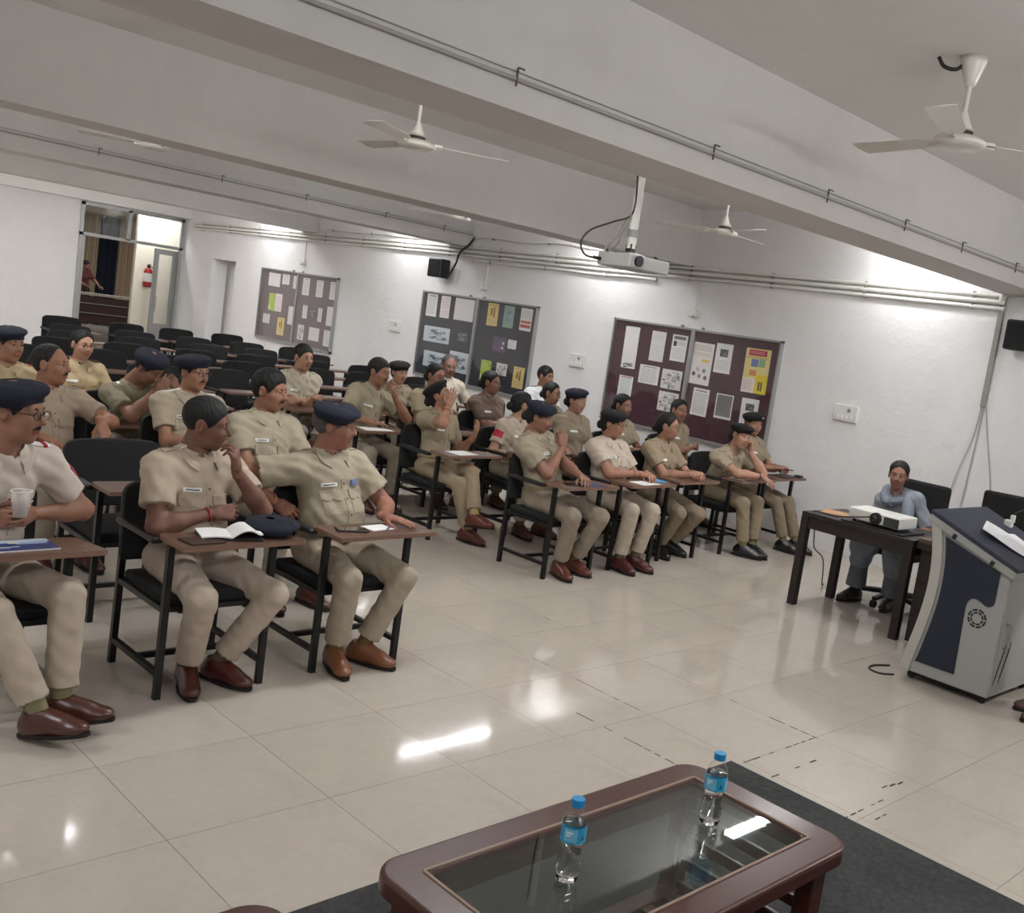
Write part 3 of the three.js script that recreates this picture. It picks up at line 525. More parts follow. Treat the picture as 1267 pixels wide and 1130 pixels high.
const paperTex = {
  tall: canvasTex(128, 260, (g, w, h) => { sheet(g, w, h); blob(g, 10, h - 34, w - 20, 26, 26, ['#55524f', '#8b8784', '#2f2d2c']); }),
  grey: canvasTex(128, 192, (g, w, h) => { sheet(g, w, h, '#dcdad8'); lines(g, w, 26, 60, 9, '#b3b0ae'); lines(g, w, 90, 170, 10, '#c2bfbd'); }),
  id: canvasTex(128, 180, (g, w, h) => { sheet(g, w, h); g.fillStyle = '#77726f'; g.fillRect(14, 10, 100, 22); g.fillStyle = '#3a3735'; g.fillRect(14, 44, 28, 34); lines(g, w, 48, 78, 10, '#6b6764', 52); lines(g, w, 92, 165, 11, '#9a9693'); }),
  text: canvasTex(128, 180, (g, w, h) => { sheet(g, w, h); g.fillStyle = '#8a8683'; g.fillRect(20, 12, 88, 9); lines(g, w, 32, 168, 8, '#88847f'); }),
  sketch: canvasTex(160, 120, (g, w, h) => { sheet(g, w, h, '#dddbd8'); blob(g, 10, 8, w - 20, h - 16, 34, ['#b5b2ae', '#98948f', '#cfccc8', '#77736f']); }),
  list: canvasTex(128, 192, (g, w, h) => { sheet(g, w, h, '#dfe2e0'); g.fillStyle = '#b04a58'; g.fillRect(14, 6, 100, 7); lines(g, w, 22, 180, 10, '#6f7a78'); }),
  chart: canvasTex(160, 250, (g, w, h) => { sheet(g, w, h, '#e3deda'); lines(g, w, 16, 44, 9, '#8a7f78'); lines(g, w, 60, 78, 8, '#b09a80'); g.fillStyle = '#e2c66a'; g.fillRect(80, 96, 60, 18); for (const [x, y, c] of [[36, 190, '#5b4d52'], [80, 200, '#a57c78'], [125, 205, '#7c5f63'], [110, 165, '#6d83a3'], [60, 160, '#b8b4b4']]) { g.fillStyle = c; g.beginPath(); g.arc(x, y, 13, 0, 7); g.fill(); } }),
  photo: canvasTex(128, 180, (g, w, h) => { sheet(g, w, h); g.fillStyle = '#4c4a4c'; g.fillRect(34, 34, 62, 46); blob(g, 36, 36, 58, 42, 20, ['#6f6d70', '#2f2e30', '#8d8b8e']); lines(g, w, 104, 164, 10, '#aaa7a4'); }),
  poster: canvasTex(180, 260, (g, w, h) => { sheet(g, w, h, '#dfcf8a'); g.fillStyle = '#b5303a'; g.fillRect(22, 8, 130, 34); g.fillStyle = '#f0e3e0'; lines(g, 150, 18, 34, 8, '#f0dcd8', 30); g.fillStyle = '#5d78b5'; g.fillRect(48, 62, 50, 44); g.fillStyle = '#8fb08a'; g.fillRect(104, 58, 44, 46); g.fillStyle = '#d98a5a'; g.fillRect(44, 126, 50, 34); g.fillStyle = '#e6d9d2'; g.fillRect(0, 176, 92, 84); g.fillStyle = '#e3c92e'; g.fillRect(96, 150, 84, 110); g.fillStyle = '#4a4326'; g.fillRect(118, 190, 12, 52); g.fillRect(136, 190, 12, 52); lines(g, 90, 188, 250, 9, '#a58a86', 8); lines(g, w, 48, 58, 7, '#8a7a4a'); }),
  dark: canvasTex(128, 180, (g, w, h) => { sheet(g, w, h); g.fillStyle = '#8d8a88'; g.fillRect(8, 8, w - 16, h - 24); lines(g, w, 14, 150, 7, '#5e5b59', 12); }),
  pink: canvasTex(128, 180, (g, w, h) => { sheet(g, w, h, '#e4dcdc'); lines(g, w, 20, 110, 9, '#cf9aa4'); lines(g, w, 120, 170, 9, '#a8888e'); }),
  plain: canvasTex(64, 64, (g, w, h) => { sheet(g, w, h, '#dcd8d6'); g.fillStyle = '#d5d1cf'; g.fillRect(8, 12, 46, 2); }),
  art: canvasTex(200, 100, (g, w, h) => { sheet(g, w, h, '#c3ccd3'); blob(g, 16, 14, w - 32, h - 24, 22, ['#9aa5ae', '#7d8a93', '#aeb8bf', '#59646c']); }),
  faint: canvasTex(96, 64, (g, w, h) => { sheet(g, w, h, '#55545a'); blob(g, 6, 4, w - 14, h - 10, 26, ['#8d8f90', '#77787c', '#a5a6a4', '#4b4a50']); }),
  yellow: canvasTex(128, 180, (g, w, h) => { sheet(g, w, h, '#d9c37a'); g.fillStyle = '#a8703a'; g.fillRect(36, 40, 26, 60); g.fillStyle = '#6f5a34'; g.fillRect(72, 30, 16, 84); lines(g, w, 126, 170, 9, '#8f8fa8'); lines(g, w, 12, 26, 7, '#7a6638'); }),
  teal: canvasTex(128, 180, (g, w, h) => { sheet(g, w, h, '#8fa8a2'); blob(g, 40, 30, 46, 120, 16, ['#6c8580', '#546b68', '#a9bfb9']); }),
  redwhite: canvasTex(128, 180, (g, w, h) => { sheet(g, w, h, '#dcdad8'); lines(g, w, 20, 80, 10, '#a7a3a0'); g.fillStyle = '#c0503f'; g.fillRect(8, 100, 112, 20); g.fillRect(8, 132, 112, 24); lines(g, w, 106, 114, 9, '#e6d0c8'); }),
  purple: canvasTex(128, 100, (g, w, h) => { sheet(g, w, h, '#5a4866'); blob(g, 8, 8, 80, 84, 20, ['#7d4a72', '#4a4570', '#6a5a86']); g.fillStyle = '#c9cad6'; g.fillRect(94, 30, 18, 16); g.fillRect(90, 62, 20, 14); }),
  green: canvasTex(128, 180, (g, w, h) => { sheet(g, w, h, '#a9c24a'); blob(g, 70, 8, 50, 50, 10, ['#7f8f5a', '#5f6b4a', '#c9d98a']); g.fillStyle = '#d7dcc8'; g.fillRect(10, 130, 30, 36); }),
};
{
  const boards = [[1, -17.06, -14.58, 0x6d5f61, 'brown faded'], [2, -12.29, -9.82, 0x35353d, 'navy'], [3, -8.45, -6.04, 0x4a2b36, 'maroon']];
  const labels = ['faded brown glazed notice board nearest the door', 'dark navy glazed notice board behind the man in white', 'maroon glazed notice board behind the bareheaded women'];
  const glass = new THREE.MeshPhysicalMaterial({ color: 0xffffff, roughness: 0.04, transmission: 1, thickness: 0, ior: 1.4 });
  boards.forEach(([n, z0, z1, color], k) => {
    const t = thing('notice_board', labels[k], 'notice board', [WALL_X - 0.025, 1.39, (z0 + z1) / 2]), L = z1 - z0, H = 1.22, felt = M(color, 0.85, { bumpMap: clothBump, bumpScale: 0.001 });
    for (const s of [-1, 1]) { part(t, 'felt_panel', box(0.012, H - 0.04, L / 2 - 0.03, 0.01, 0, s * L / 4), felt); part(t, 'glass_pane', box(0.003, H - 0.04, L / 2 - 0.02, -0.02, 0, s * L / 4), glass); }
    part(t, 'frame', box(0.05, 0.022, L, 0, H / 2 - 0.011, 0), mat.alu); part(t, 'frame', box(0.05, 0.03, L, 0, -H / 2 + 0.015, 0), mat.alu);
    part(t, 'frame', box(0.05, H, 0.022, 0, 0, -L / 2 + 0.011), mat.alu); part(t, 'frame', box(0.05, H, 0.022, 0, 0, L / 2 - 0.011), mat.alu); part(t, 'divider', box(0.052, H - 0.04, 0.05, 0, 0, 0.02), mat.alu);
    for (const s of [-0.16, 0.14]) part(t, 'clip', box(0.03, 0.03, 0.03, -0.01, H / 2 + 0.012, s, 0.006), mat.conduitGrey);
  });
  const quad = {};
  for (const [b, kind, z, y, w, h, label] of PAPERS) {
    const key = w + '/' + h; const g = quad[key] ??= (() => { const q = new THREE.BoxGeometry(w, h, 0.001); q.rotateY(-Math.PI / 2); return q; })();
    const m = solo('pinned_sheet', g, paperTex[kind].mat ??= new THREE.MeshStandardMaterial({ map: paperTex[kind], roughness: 0.8 }), label, 'notice', [WALL_X - 0.0225, y, z], 0, 'sheets on the notice boards');
    m.rotation.x = (hash(Math.round(z * 100), b) - 0.5) * 0.03;
  }
}

// ---------------------------------------------------------------- conduits, cables, switches, loudspeakers on the walls and beams
{
  const wallX = WALL_X - 0.012, run = (y, z0, z1, r, label, sag = 0) => {
    const t = thing('conduit', label, 'conduit', [0, 0, 0]); const pts = []; const n = 16; for (let i = 0; i <= n; i++) pts.push([wallX - r, y + sag * Math.sin(i / n * Math.PI * 5) * 0.5, z0 + (z1 - z0) * i / n]);
    part(t, 'pipe', tube(pts, r, 64, 8), mat.conduit); for (let z = z0 + 0.4; z < z1; z += 1.1) part(t, 'saddle', box(0.03, r * 2.6, 0.03, wallX - r, y, z, 0.004), mat.conduitGrey);
  };
  run(2.66, -19.9, -3.8, 0.019, 'upper of the long pale conduits along the notice-board wall', 0.006); run(2.605, -19.9, -3.8, 0.023, 'middle pale conduit along the notice-board wall', 0.008); run(2.55, -19.9, -3.8, 0.019, 'lower pale conduit along the notice-board wall', 0.01);
  run(2.49, -11.3, -7.9, 0.016, 'short lowest conduit between second and third beam', 0.01); run(2.80, -11.3, -7.9, 0.011, 'thin conduit just under the ceiling between second and third beam', 0.03); run(2.74, -15.3, -11.9, 0.014, 'thin conduit above the navy board side of the third beam', 0.01);
  const drop = (y0, y1, z, label, boxY) => { const t = thing('conduit_drop', label, 'conduit'); part(t, 'casing', box(0.016, y0 - y1, 0.028, WALL_X - 0.008, (y0 + y1) / 2, z, 0.003), mat.conduit); part(t, 'socket_box', box(0.05, 0.09, 0.12, WALL_X - 0.025, y1, z, 0.01), mat.conduit); part(t, 'holder', new THREE.CylinderGeometry(0.025, 0.03, 0.03, 16).rotateZ(Math.PI / 2).translate(WALL_X - 0.06, y1 - 0.01, z), mat.white); };
  drop(2.54, 2.17, -7.28, 'white casing drop with socket above the maroon board'); drop(2.5, 2.16, -10.97, 'white casing drop with socket above the navy board'); drop(2.54, 2.17, -15.73, 'white casing drop with socket above the faded brown board');
  const sw = (y, z, label) => { const t = thing('switch_board', label, 'switch', [WALL_X, y, z]); part(t, 'plate', box(0.03, 0.16, 0.26, -0.015, 0, 0, 0.006), P(0xdddbd8, 0.4)); for (let k = 0; k < 4; k++) part(t, 'switch', box(0.008, 0.035, 0.022, -0.033, -0.035, -0.08 + 0.05 * k, 0.002), mat.white); part(t, 'socket', new THREE.CylinderGeometry(0.02, 0.02, 0.008, 16).rotateZ(Math.PI / 2).translate(-0.032, 0.03, 0.04), mat.conduitGrey); };
  sw(1.39, -5.18, 'white switch board on the plain wall near the operator'); sw(1.41, -9.0, 'white switch board between the navy and maroon boards'); sw(1.41, -12.92, 'white switch board between the brown and navy boards');
  // vertical casing and loose cables at the right end
  const c = thing('cable_casing', 'vertical grey casing running down the wall below the nearest beam', 'conduit'); part(c, 'casing', box(0.03, 1.0, 0.05, WALL_X - 0.015, 2.17, -3.83, 0.006), mat.conduitGrey); part(c, 'elbow', tube([[WALL_X - 0.03, 2.7, -3.75], [WALL_X - 0.04, 2.68, -3.82], [WALL_X - 0.03, 2.6, -3.84]], 0.03, 12), mat.conduit);
  const loose = (pts, label) => solo('loose_cable', tube(pts, 0.005, 40), M(0xa39f9b, 0.6), label, 'cable');
  loose([[WALL_X - 0.02, 1.7, -3.84], [WALL_X - 0.02, 1.4, -3.86], [WALL_X - 0.03, 1.0, -3.95], [WALL_X - 0.03, 0.6, -3.99]], 'thin grey cable hanging from the casing, bowing towards the boards'); loose([[WALL_X - 0.02, 1.7, -3.82], [WALL_X - 0.02, 1.3, -3.83], [WALL_X - 0.02, 0.6, -3.86]], 'thin grey cable hanging straight below the casing'); loose([[WALL_X - 0.02, 1.72, -3.81], [WALL_X - 0.02, 1.4, -3.73], [WALL_X - 0.03, 1.0, -3.62], [WALL_X - 0.03, 0.55, -3.56]], 'thin grey cable hanging from the casing, bowing towards the stage');
  const speaker = (y, z, label) => { const t = thing('wall_speaker', label, 'speaker', [WALL_X, y, z]); part(t, 'cabinet', box(0.17, 0.26, 0.3, -0.145, 0, 0, 0.02), mat.blackPlastic); part(t, 'grille', box(0.006, 0.22, 0.26, -0.233, 0, 0, 0.002), mat.blackFabric); part(t, 'bracket', box(0.07, 0.05, 0.05, -0.035, 0, 0), mat.blackSteel); return t; };
  speaker(2.33, -11.86, 'small black loudspeaker on the wall above the navy board'); speaker(2.33, -3.53, 'small black loudspeaker on the wall beside the grey casing');
  solo('speaker_lead', tube([[WALL_X - 0.14, 2.2, -11.66], [WALL_X - 0.10, 2.42, -11.55], [WALL_X - 0.12, 2.58, -11.46], [WALL_X - 0.06, 2.70, -11.36], [WALL_X - 0.02, 2.82, -11.30]], 0.014, 30), mat.cable, 'thick black lead curving up from the loudspeaker above the navy board', 'cable');
  const beamPipe = M(0xa7a39d, 0.55), hookMat = M(0x5a5550, 0.6);
  const bc = (z, y, label, hooks) => { const t = thing('beam_conduit', label, 'conduit'); part(t, 'pipe', straightTube([[SIDE_X, y, z + 0.014], [WALL_X, y, z + 0.014]], 0.009), beamPipe); part(t, 'wire', straightTube([[SIDE_X, y + 0.032, z + 0.008], [WALL_X, y + 0.03, z + 0.008]], 0.003), beamPipe); for (const x of hooks) part(t, 'hook', merge([bar([x, y - 0.03, z + 0.02], [x, y + 0.045, z + 0.02], 0.007, 0.007), bar([x, y + 0.045, z + 0.02], [x + 0.025, y + 0.04, z + 0.035], 0.006)]), hookMat); };
  bc(BEAM_Z[1], 2.80, 'conduit and wire on hooks along the beam nearest the stage', [1.4, 2.79, 4.12, 5.22, 6.18, 7.05, 8.03]); bc(BEAM_Z[3], 2.84, 'conduit and wire on hooks along the third beam', [2.2, 4.07, 5.39, 6.44, 7.57, 8.5]);
  // damp scuffs and loose plaster marks on the plain wall by the operator
  const scuff = []; for (const [y, z, w, h] of [[1.15, -5.9, 0.22, 0.035], [1.12, -5.45, 0.16, 0.03], [1.03, -5.62, 0.10, 0.10], [1.09, -4.75, 0.3, 0.02], [1.24, -4.1, 0.07, 0.02], [0.98, -4.25, 0.26, 0.03], [1.6, -4.35, 0.05, 0.03]]) for (let k = 0; k < 7; k++) { const g = new THREE.CircleGeometry(rr(0.015, 0.04), 9); g.scale(1.8, rr(0.4, 0.8), 1); g.rotateZ(rr(0, 3)); g.rotateY(-Math.PI / 2); g.translate(WALL_X - 0.0006 - 0.0001 * k, y + rr(-h, h), z + rr(-w, w)); scuff.push(g); }
  const sc = part(scene.getObjectByName('wall_right'), 'scuff_marks', merge(scuff), M(0xdfdddc, 0.9)); sc.userData.kind = 'stuff';
}

// ---------------------------------------------------------------- ceiling fans, ceiling projector
{
  const fan = (x, z, turn, label, longer = 0.1) => {
      const t = thing('ceiling_fan', label, 'fan', [0, 0, 0], 0, 'ceiling fans');
      const lathe = (p) => new THREE.LatheGeometry(p.map((q) => new THREE.Vector2(...q)), 28);
      part(t, 'canopy', lathe([[0.0, -0.13], [0.022, -0.128], [0.03, -0.11], [0.055, -0.03], [0.062, 0], [0, 0]]).translate(0, longer, 0), mat.fanWhite);
      part(t, 'downrod', new THREE.CylinderGeometry(0.011, 0.011, 0.24 + longer, 12).translate(0, -0.19 + longer / 2, 0), mat.fanWhite);
      part(t, 'lower_cup', lathe([[0.012, -0.24], [0.022, -0.255], [0.03, -0.28], [0.045, -0.31], [0.062, -0.33], [0, -0.33]]), mat.fanWhite);
      part(t, 'collar', new THREE.CylinderGeometry(0.055, 0.055, 0.022, 24).translate(0, -0.34, 0), mat.cable);
      part(t, 'motor', lathe([[0, -0.345], [0.07, -0.35], [0.115, -0.365], [0.122, -0.38], [0.118, -0.395], [0.09, -0.408], [0, -0.412]]), mat.fanWhite);
      for (let k = 0; k < 3; k++) { const sh = new THREE.Shape(); sh.moveTo(0.13, -0.03); sh.lineTo(0.2, -0.055); sh.lineTo(0.6, -0.07); sh.quadraticCurveTo(0.625, 0, 0.6, 0.06); sh.lineTo(0.2, 0.05); sh.lineTo(0.13, 0.03); sh.closePath(); const g = new THREE.ExtrudeGeometry(sh, { depth: 0.003, bevelEnabled: false }); g.rotateX(Math.PI / 2); g.rotateX(0.16); g.rotateY(k * Math.PI * 2 / 3); g.translate(0, -0.37, 0); const b = part(t, 'blade', g, mat.fanWhite); part(b, 'blade_iron', bar([0.09, -0.372, 0], [0.17, -0.372, 0], 0.03, 0.006).rotateY(k * Math.PI * 2 / 3), mat.fanWhite); }
    t.position.set(x, CEIL_Y - longer, z); t.rotation.y = turn;
  };
  fan(4.5, -2.27, -0.75, 'white ceiling fan over the stage side of the nearest beam', 0); fan(3.95, -5.7, -0.55, 'white ceiling fan over the aisle beside the ceiling projector'); fan(7.2, -5.65, 0.1, 'white ceiling fan above the front row near the maroon board');
  fan(3.86, -9.5, 0.6, 'white ceiling fan between second and third beam over the aisle'); fan(7.3, -9.5, 0.3, 'white ceiling fan between second and third beam near the navy board'); fan(3.94, -13.7, 0.9, 'white ceiling fan between third and fourth beam over the aisle'); fan(7.6, -13.9, 2.6, 'white ceiling fan between third and fourth beam near the brown board');
  solo('fan_wire', tube([[4.45, CEIL_Y - 0.005, -2.42], [4.44, CEIL_Y - 0.05, -2.38], [4.46, CEIL_Y - 0.06, -2.33], [4.49, CEIL_Y - 0.02, -2.30]], 0.009, 20), mat.cable, 'bunch of dark wire at the hook of the stage-side fan', 'cable');
  const t = thing('ceiling_projector', 'white projector hanging from the ceiling on a pole with cables', 'projector', [5.135, 0, -4.75]), shell = P(0xa6a6a2, 0.45);
  part(t, 'case', box(0.40, 0.09, 0.30, 0, 2.31, 0, 0.012), shell); const ring = new THREE.CylinderGeometry(0.036, 0.036, 0.03, 24); ring.rotateX(Math.PI / 2); ring.translate(-0.12, 2.315, 0.152); part(t, 'lens_ring', ring, M(0x17171a, 0.3));
  part(t, 'mount_plate', box(0.16, 0.012, 0.14, -0.05, 2.365, 0, 0.003), mat.steel); part(t, 'pole', new THREE.CylinderGeometry(0.03, 0.03, CEIL_Y - 2.40, 18).translate(-0.05, (CEIL_Y + 2.40) / 2, 0), mat.conduit); part(t, 'pole_joint', new THREE.CylinderGeometry(0.036, 0.036, 0.05, 18).translate(-0.05, 2.5, 0), mat.conduitGrey); part(t, 'pole_foot', box(0.05, 0.06, 0.05, -0.05, 2.40, 0, 0.004), mat.cable);
  for (const [x, z] of [[0.1, 0.1], [0.17, 0.05], [-0.17, -0.1]]) part(t, 'foot', new THREE.CylinderGeometry(0.012, 0.009, 0.018, 12).translate(x, 2.364, z), mat.cable);
  part(t, 'power_cable', tube([[-0.088, CEIL_Y - 0.05, 0.0], [-0.094, 2.9, 0.005], [-0.088, 2.62, 0.0], [-0.2, 2.55, -0.05], [-0.36, 2.46, -0.1], [-0.40, 2.38, -0.12], [-0.34, 2.31, -0.13], [-0.205, 2.305, -0.12]], 0.006, 60), mat.cable); part(t, 'plug', box(0.06, 0.022, 0.022, -0.23, 2.305, -0.12, 0.004), mat.cable);
  part(t, 'signal_cable', tube([[-0.09, 2.62, 0], [-0.13, 2.55, -0.03], [-0.15, 2.45, -0.06], [-0.17, 2.37, -0.12]], 0.007, 30), mat.conduitGrey); part(t, 'signal_cable', tube([[-0.09, 2.6, 0], [-0.11, 2.5, -0.04], [-0.10, 2.42, -0.08], [-0.13, 2.36, -0.13]], 0.006, 30), mat.conduitGrey);
}

// ---------------------------------------------------------------- beyond the glazed door
{
  const t = thing('fire_extinguisher', 'red and white fire extinguisher on the partition beyond the glazed door', 'extinguisher', [8.64, 1.28, BACK_Z - 0.66]);
  const lathe = (p) => new THREE.LatheGeometry(p.map((q) => new THREE.Vector2(...q)), 24);
  part(t, 'cylinder', lathe([[0, 0], [0.075, 0.005], [0.085, 0.03], [0.085, 0.30], [0.06, 0.36], [0.025, 0.38], [0, 0.38]]), P(0xa31f22, 0.35)); part(t, 'label_band', new THREE.CylinderGeometry(0.0865, 0.0865, 0.17, 28, 1, true).translate(0, 0.19, 0), M(0xe3dfd8, 0.6)); part(t, 'valve', box(0.05, 0.06, 0.05, 0, 0.41, 0, 0.008), mat.cable); part(t, 'lever', box(0.03, 0.015, 0.12, 0, 0.445, 0.03, 0.004), mat.cable); part(t, 'hose', tube([[0.02, 0.41, 0.02], [0.09, 0.38, 0.04], [0.11, 0.2, 0.04], [0.10, 0.06, 0.03]], 0.01, 20), mat.cable); part(t, 'wall_hook', box(0.04, 0.04, 0.10, 0, 0.34, -0.07), mat.steel);
  const ez = BACK_Z - 9.1, curtain = (x, w, color, label) => { const g = new THREE.PlaneGeometry(w, 2.75, 90, 1), p = g.attributes.position; for (let i = 0; i < p.count; i++) p.setZ(i, 0.05 * Math.sin(p.getX(i) * 38)); g.computeVertexNormals(); const gg = mergeGeometries([g, g.clone().translate(0, 0, -0.006)]); solo('curtain', gg, new THREE.MeshStandardMaterial({ color, roughness: 0.9, side: THREE.DoubleSide }), label, 'curtain', [x, 1.42, ez]); };
  curtain(10.42, 0.62, 0xb3a288, 'beige curtain behind the person in maroon'); curtain(11.0, 0.5, 0x1c2130, 'dark navy curtain between beige curtains beyond the door'); curtain(11.6, 0.66, 0xb79f86, 'beige curtain nearest the cream partition beyond the door'); curtain(9.5, 1.1, 0x8a8a8e, 'grey curtain by the door frame beyond the door');
  const d = thing('long_table', 'brown panelled table beyond the glazed door with plates on it', 'table', [10.5, 0, BACK_Z - 7.2]);
  part(d, 'table_top', box(2.2, 0.04, 0.7, 0, 0.74, 0, 0.004), M(0x9a8f80, 0.5)); part(d, 'front_panel', box(2.1, 0.68, 0.03, 0, 0.36, 0.32), M(0x3b2721, 0.5)); for (const y of [0.28, 0.52]) part(d, 'metal_strip', box(1.3, 0.02, 0.01, -0.4, y, 0.342), mat.alu); part(d, 'side_cupboard', box(0.55, 0.66, 0.06, 0.62, 0.35, 0.36), M(0x8a4f2c, 0.5));
  for (const a of [-1, 1]) part(d, 'leg', box(0.06, 0.72, 0.6, a * 1.0, 0.36, 0), M(0x3b2721, 0.5));
  for (let k = 0; k < 8; k++) solo('plate', new THREE.LatheGeometry([[0, 0], [0.06, 0.002], [0.11, 0.016], [0.112, 0.02], [0.06, 0.008], [0, 0.006]].map((q) => new THREE.Vector2(...q)), 20), mat.white, 'white plate in the row along the table beyond the glazed door', 'plate', [9.7 + k * 0.2, 0.76, BACK_Z - 6.98], 0, 'plates beyond the door');
}
// ---------------------------------------------------------------- distance fields and their meshes
const smin = (a, b, k) => { const h = Math.max(k - Math.abs(a - b), 0) / k; return Math.min(a, b) - h * h * k * 0.25; };
function cap(a, b, ra, rb = ra) {                        // tapered capsule
  const ax = a.x, ay = a.y, az = a.z, bx = b.x - ax, by = b.y - ay, bz = b.z - az, l2 = bx * bx + by * by + bz * bz + 1e-9;
  return (x, y, z) => { const px = x - ax, py = y - ay, pz = z - az; let t = (px * bx + py * by + pz * bz) / l2; t = t < 0 ? 0 : t > 1 ? 1 : t; const dx = px - bx * t, dy = py - by * t, dz = pz - bz * t; return Math.sqrt(dx * dx + dy * dy + dz * dz) - ra - (rb - ra) * t; };
}
function ell(c, r, bx = V(1, 0, 0), by = V(0, 1, 0), bz = V(0, 0, 1)) {   // ellipsoid in a frame
  return (x, y, z) => {
    const px = x - c.x, py = y - c.y, pz = z - c.z;
    const a = px * bx.x + py * bx.y + pz * bx.z, b = px * by.x + py * by.y + pz * by.z, d = px * bz.x + py * bz.y + pz * bz.z;
    const a1 = a / r[0], b1 = b / r[1], d1 = d / r[2], k0 = Math.sqrt(a1 * a1 + b1 * b1 + d1 * d1);
    const a2 = a1 / r[0], b2 = b1 / r[1], d2 = d1 / r[2], k1 = Math.sqrt(a2 * a2 + b2 * b2 + d2 * d2);
    return k1 < 1e-6 ? -Math.min(...r) : k0 * (k0 - 1) / k1;
  };
}
const join = (list, k) => (x, y, z) => { let d = list[0](x, y, z); for (let i = 1; i < list.length; i++) d = smin(d, list[i](x, y, z), k); return d; };
const CORNER = [[0, 0, 0], [1, 0, 0], [1, 1, 0], [0, 1, 0], [0, 0, 1], [1, 0, 1], [1, 1, 1], [0, 1, 1]];
const EDGE = [[0, 1], [1, 2], [3, 2], [0, 3], [4, 5], [5, 6], [7, 6], [4, 7], [0, 4], [1, 5], [2, 6], [3, 7]];
function march(f, lo, hi, cell) {
  const nx = Math.ceil((hi.x - lo.x) / cell) + 1, ny = Math.ceil((hi.y - lo.y) / cell) + 1, nz = Math.ceil((hi.z - lo.z) / cell) + 1;
  const val = new Float32Array(nx * ny * nz);
  const B = 6, far = B * cell * 1.35;                    // blocks far from the surface are filled without sampling
  for (let k0 = 0; k0 < nz; k0 += B) for (let j0 = 0; j0 < ny; j0 += B) for (let i0 = 0; i0 < nx; i0 += B) {
    const d = f(lo.x + (i0 + B / 2 - 0.5) * cell, lo.y + (j0 + B / 2 - 0.5) * cell, lo.z + (k0 + B / 2 - 0.5) * cell), k1 = Math.min(nz, k0 + B), j1 = Math.min(ny, j0 + B), i1 = Math.min(nx, i0 + B), skip = Math.abs(d) > far;
    for (let k = k0; k < k1; k++) for (let j = j0; j < j1; j++) for (let i = i0; i < i1; i++) val[i + j * nx + k * nx * ny] = skip ? d : f(lo.x + i * cell, lo.y + j * cell, lo.z + k * cell);
  }
  const memo = new Map(), pos = [], idx = [], step = [1, nx, nx * ny];
  const off = CORNER.map((c) => c[0] + c[1] * nx + c[2] * nx * ny);
  const axis = EDGE.map(([a, b]) => CORNER[a][0] !== CORNER[b][0] ? 0 : CORNER[a][1] !== CORNER[b][1] ? 1 : 2);
  for (let k = 0; k < nz - 1; k++) for (let j = 0; j < ny - 1; j++) for (let i = 0; i < nx - 1; i++) {
    const q = i + j * nx + k * nx * ny; let c = 0;
    for (let n = 0; n < 8; n++) if (val[q + off[n]] > 0) c |= 1 << n;
    const bits = edgeTable[c]; if (!bits) continue;
    const vert = new Array(12);
    for (let e = 0; e < 12; e++) if (bits & (1 << e)) {
      const a = q + off[EDGE[e][0]], ax = axis[e], id = a * 3 + ax; let v = memo.get(id);
      if (v === undefined) {
        const t = val[a] / (val[a] - val[a + step[ax]]), co = CORNER[EDGE[e][0]];
        const p = [lo.x + (i + co[0]) * cell, lo.y + (j + co[1]) * cell, lo.z + (k + co[2]) * cell]; p[ax] += t * cell;
        v = pos.length / 3; pos.push(...p); memo.set(id, v);
      }
      vert[e] = v;
    }
    for (let t = c * 16; triTable[t] !== -1; t += 3) idx.push(vert[triTable[t]], vert[triTable[t + 1]], vert[triTable[t + 2]]);
  }
  const n = new Float32Array(pos.length), e = cell * 0.35;
  for (let i = 0; i < pos.length; i += 3) {
    const x = pos[i], y = pos[i + 1], z = pos[i + 2], gx = f(x + e, y, z) - f(x - e, y, z), gy = f(x, y + e, z) - f(x, y - e, z), gz = f(x, y, z + e) - f(x, y, z - e), l = Math.hypot(gx, gy, gz) || 1;
    n[i] = gx / l; n[i + 1] = gy / l; n[i + 2] = gz / l;
  }
  let turn = 0;
  for (let t = 0; t < Math.min(idx.length, 900); t += 3) {
    const a = idx[t] * 3, b = idx[t + 1] * 3, c = idx[t + 2] * 3, ux = pos[b] - pos[a], uy = pos[b + 1] - pos[a + 1], uz = pos[b + 2] - pos[a + 2], vx = pos[c] - pos[a], vy = pos[c + 1] - pos[a + 1], vz = pos[c + 2] - pos[a + 2];
    turn += Math.sign((uy * vz - uz * vy) * n[a] + (uz * vx - ux * vz) * n[a + 1] + (ux * vy - uy * vx) * n[a + 2]);
  }
  if (turn < 0) for (let t = 0; t < idx.length; t += 3) { const s = idx[t + 1]; idx[t + 1] = idx[t + 2]; idx[t + 2] = s; }
  const g = new THREE.BufferGeometry();
  g.setAttribute('position', new THREE.BufferAttribute(new Float32Array(pos), 3));
  g.setAttribute('normal', new THREE.BufferAttribute(n, 3));
  const uv = new Float32Array(pos.length / 3 * 2);
  for (let i = 0, k = 0; i < pos.length; i += 3) { uv[k++] = pos[i] + 0.6 * pos[i + 2]; uv[k++] = pos[i + 1] + 0.35 * pos[i + 2]; }
  g.setAttribute('uv', new THREE.BufferAttribute(uv, 2));
  g.setIndex(idx);
  return g;
}
function bounds(points, pad) { const b = new THREE.Box3().setFromPoints(points); b.expandByScalar(pad); return b; }
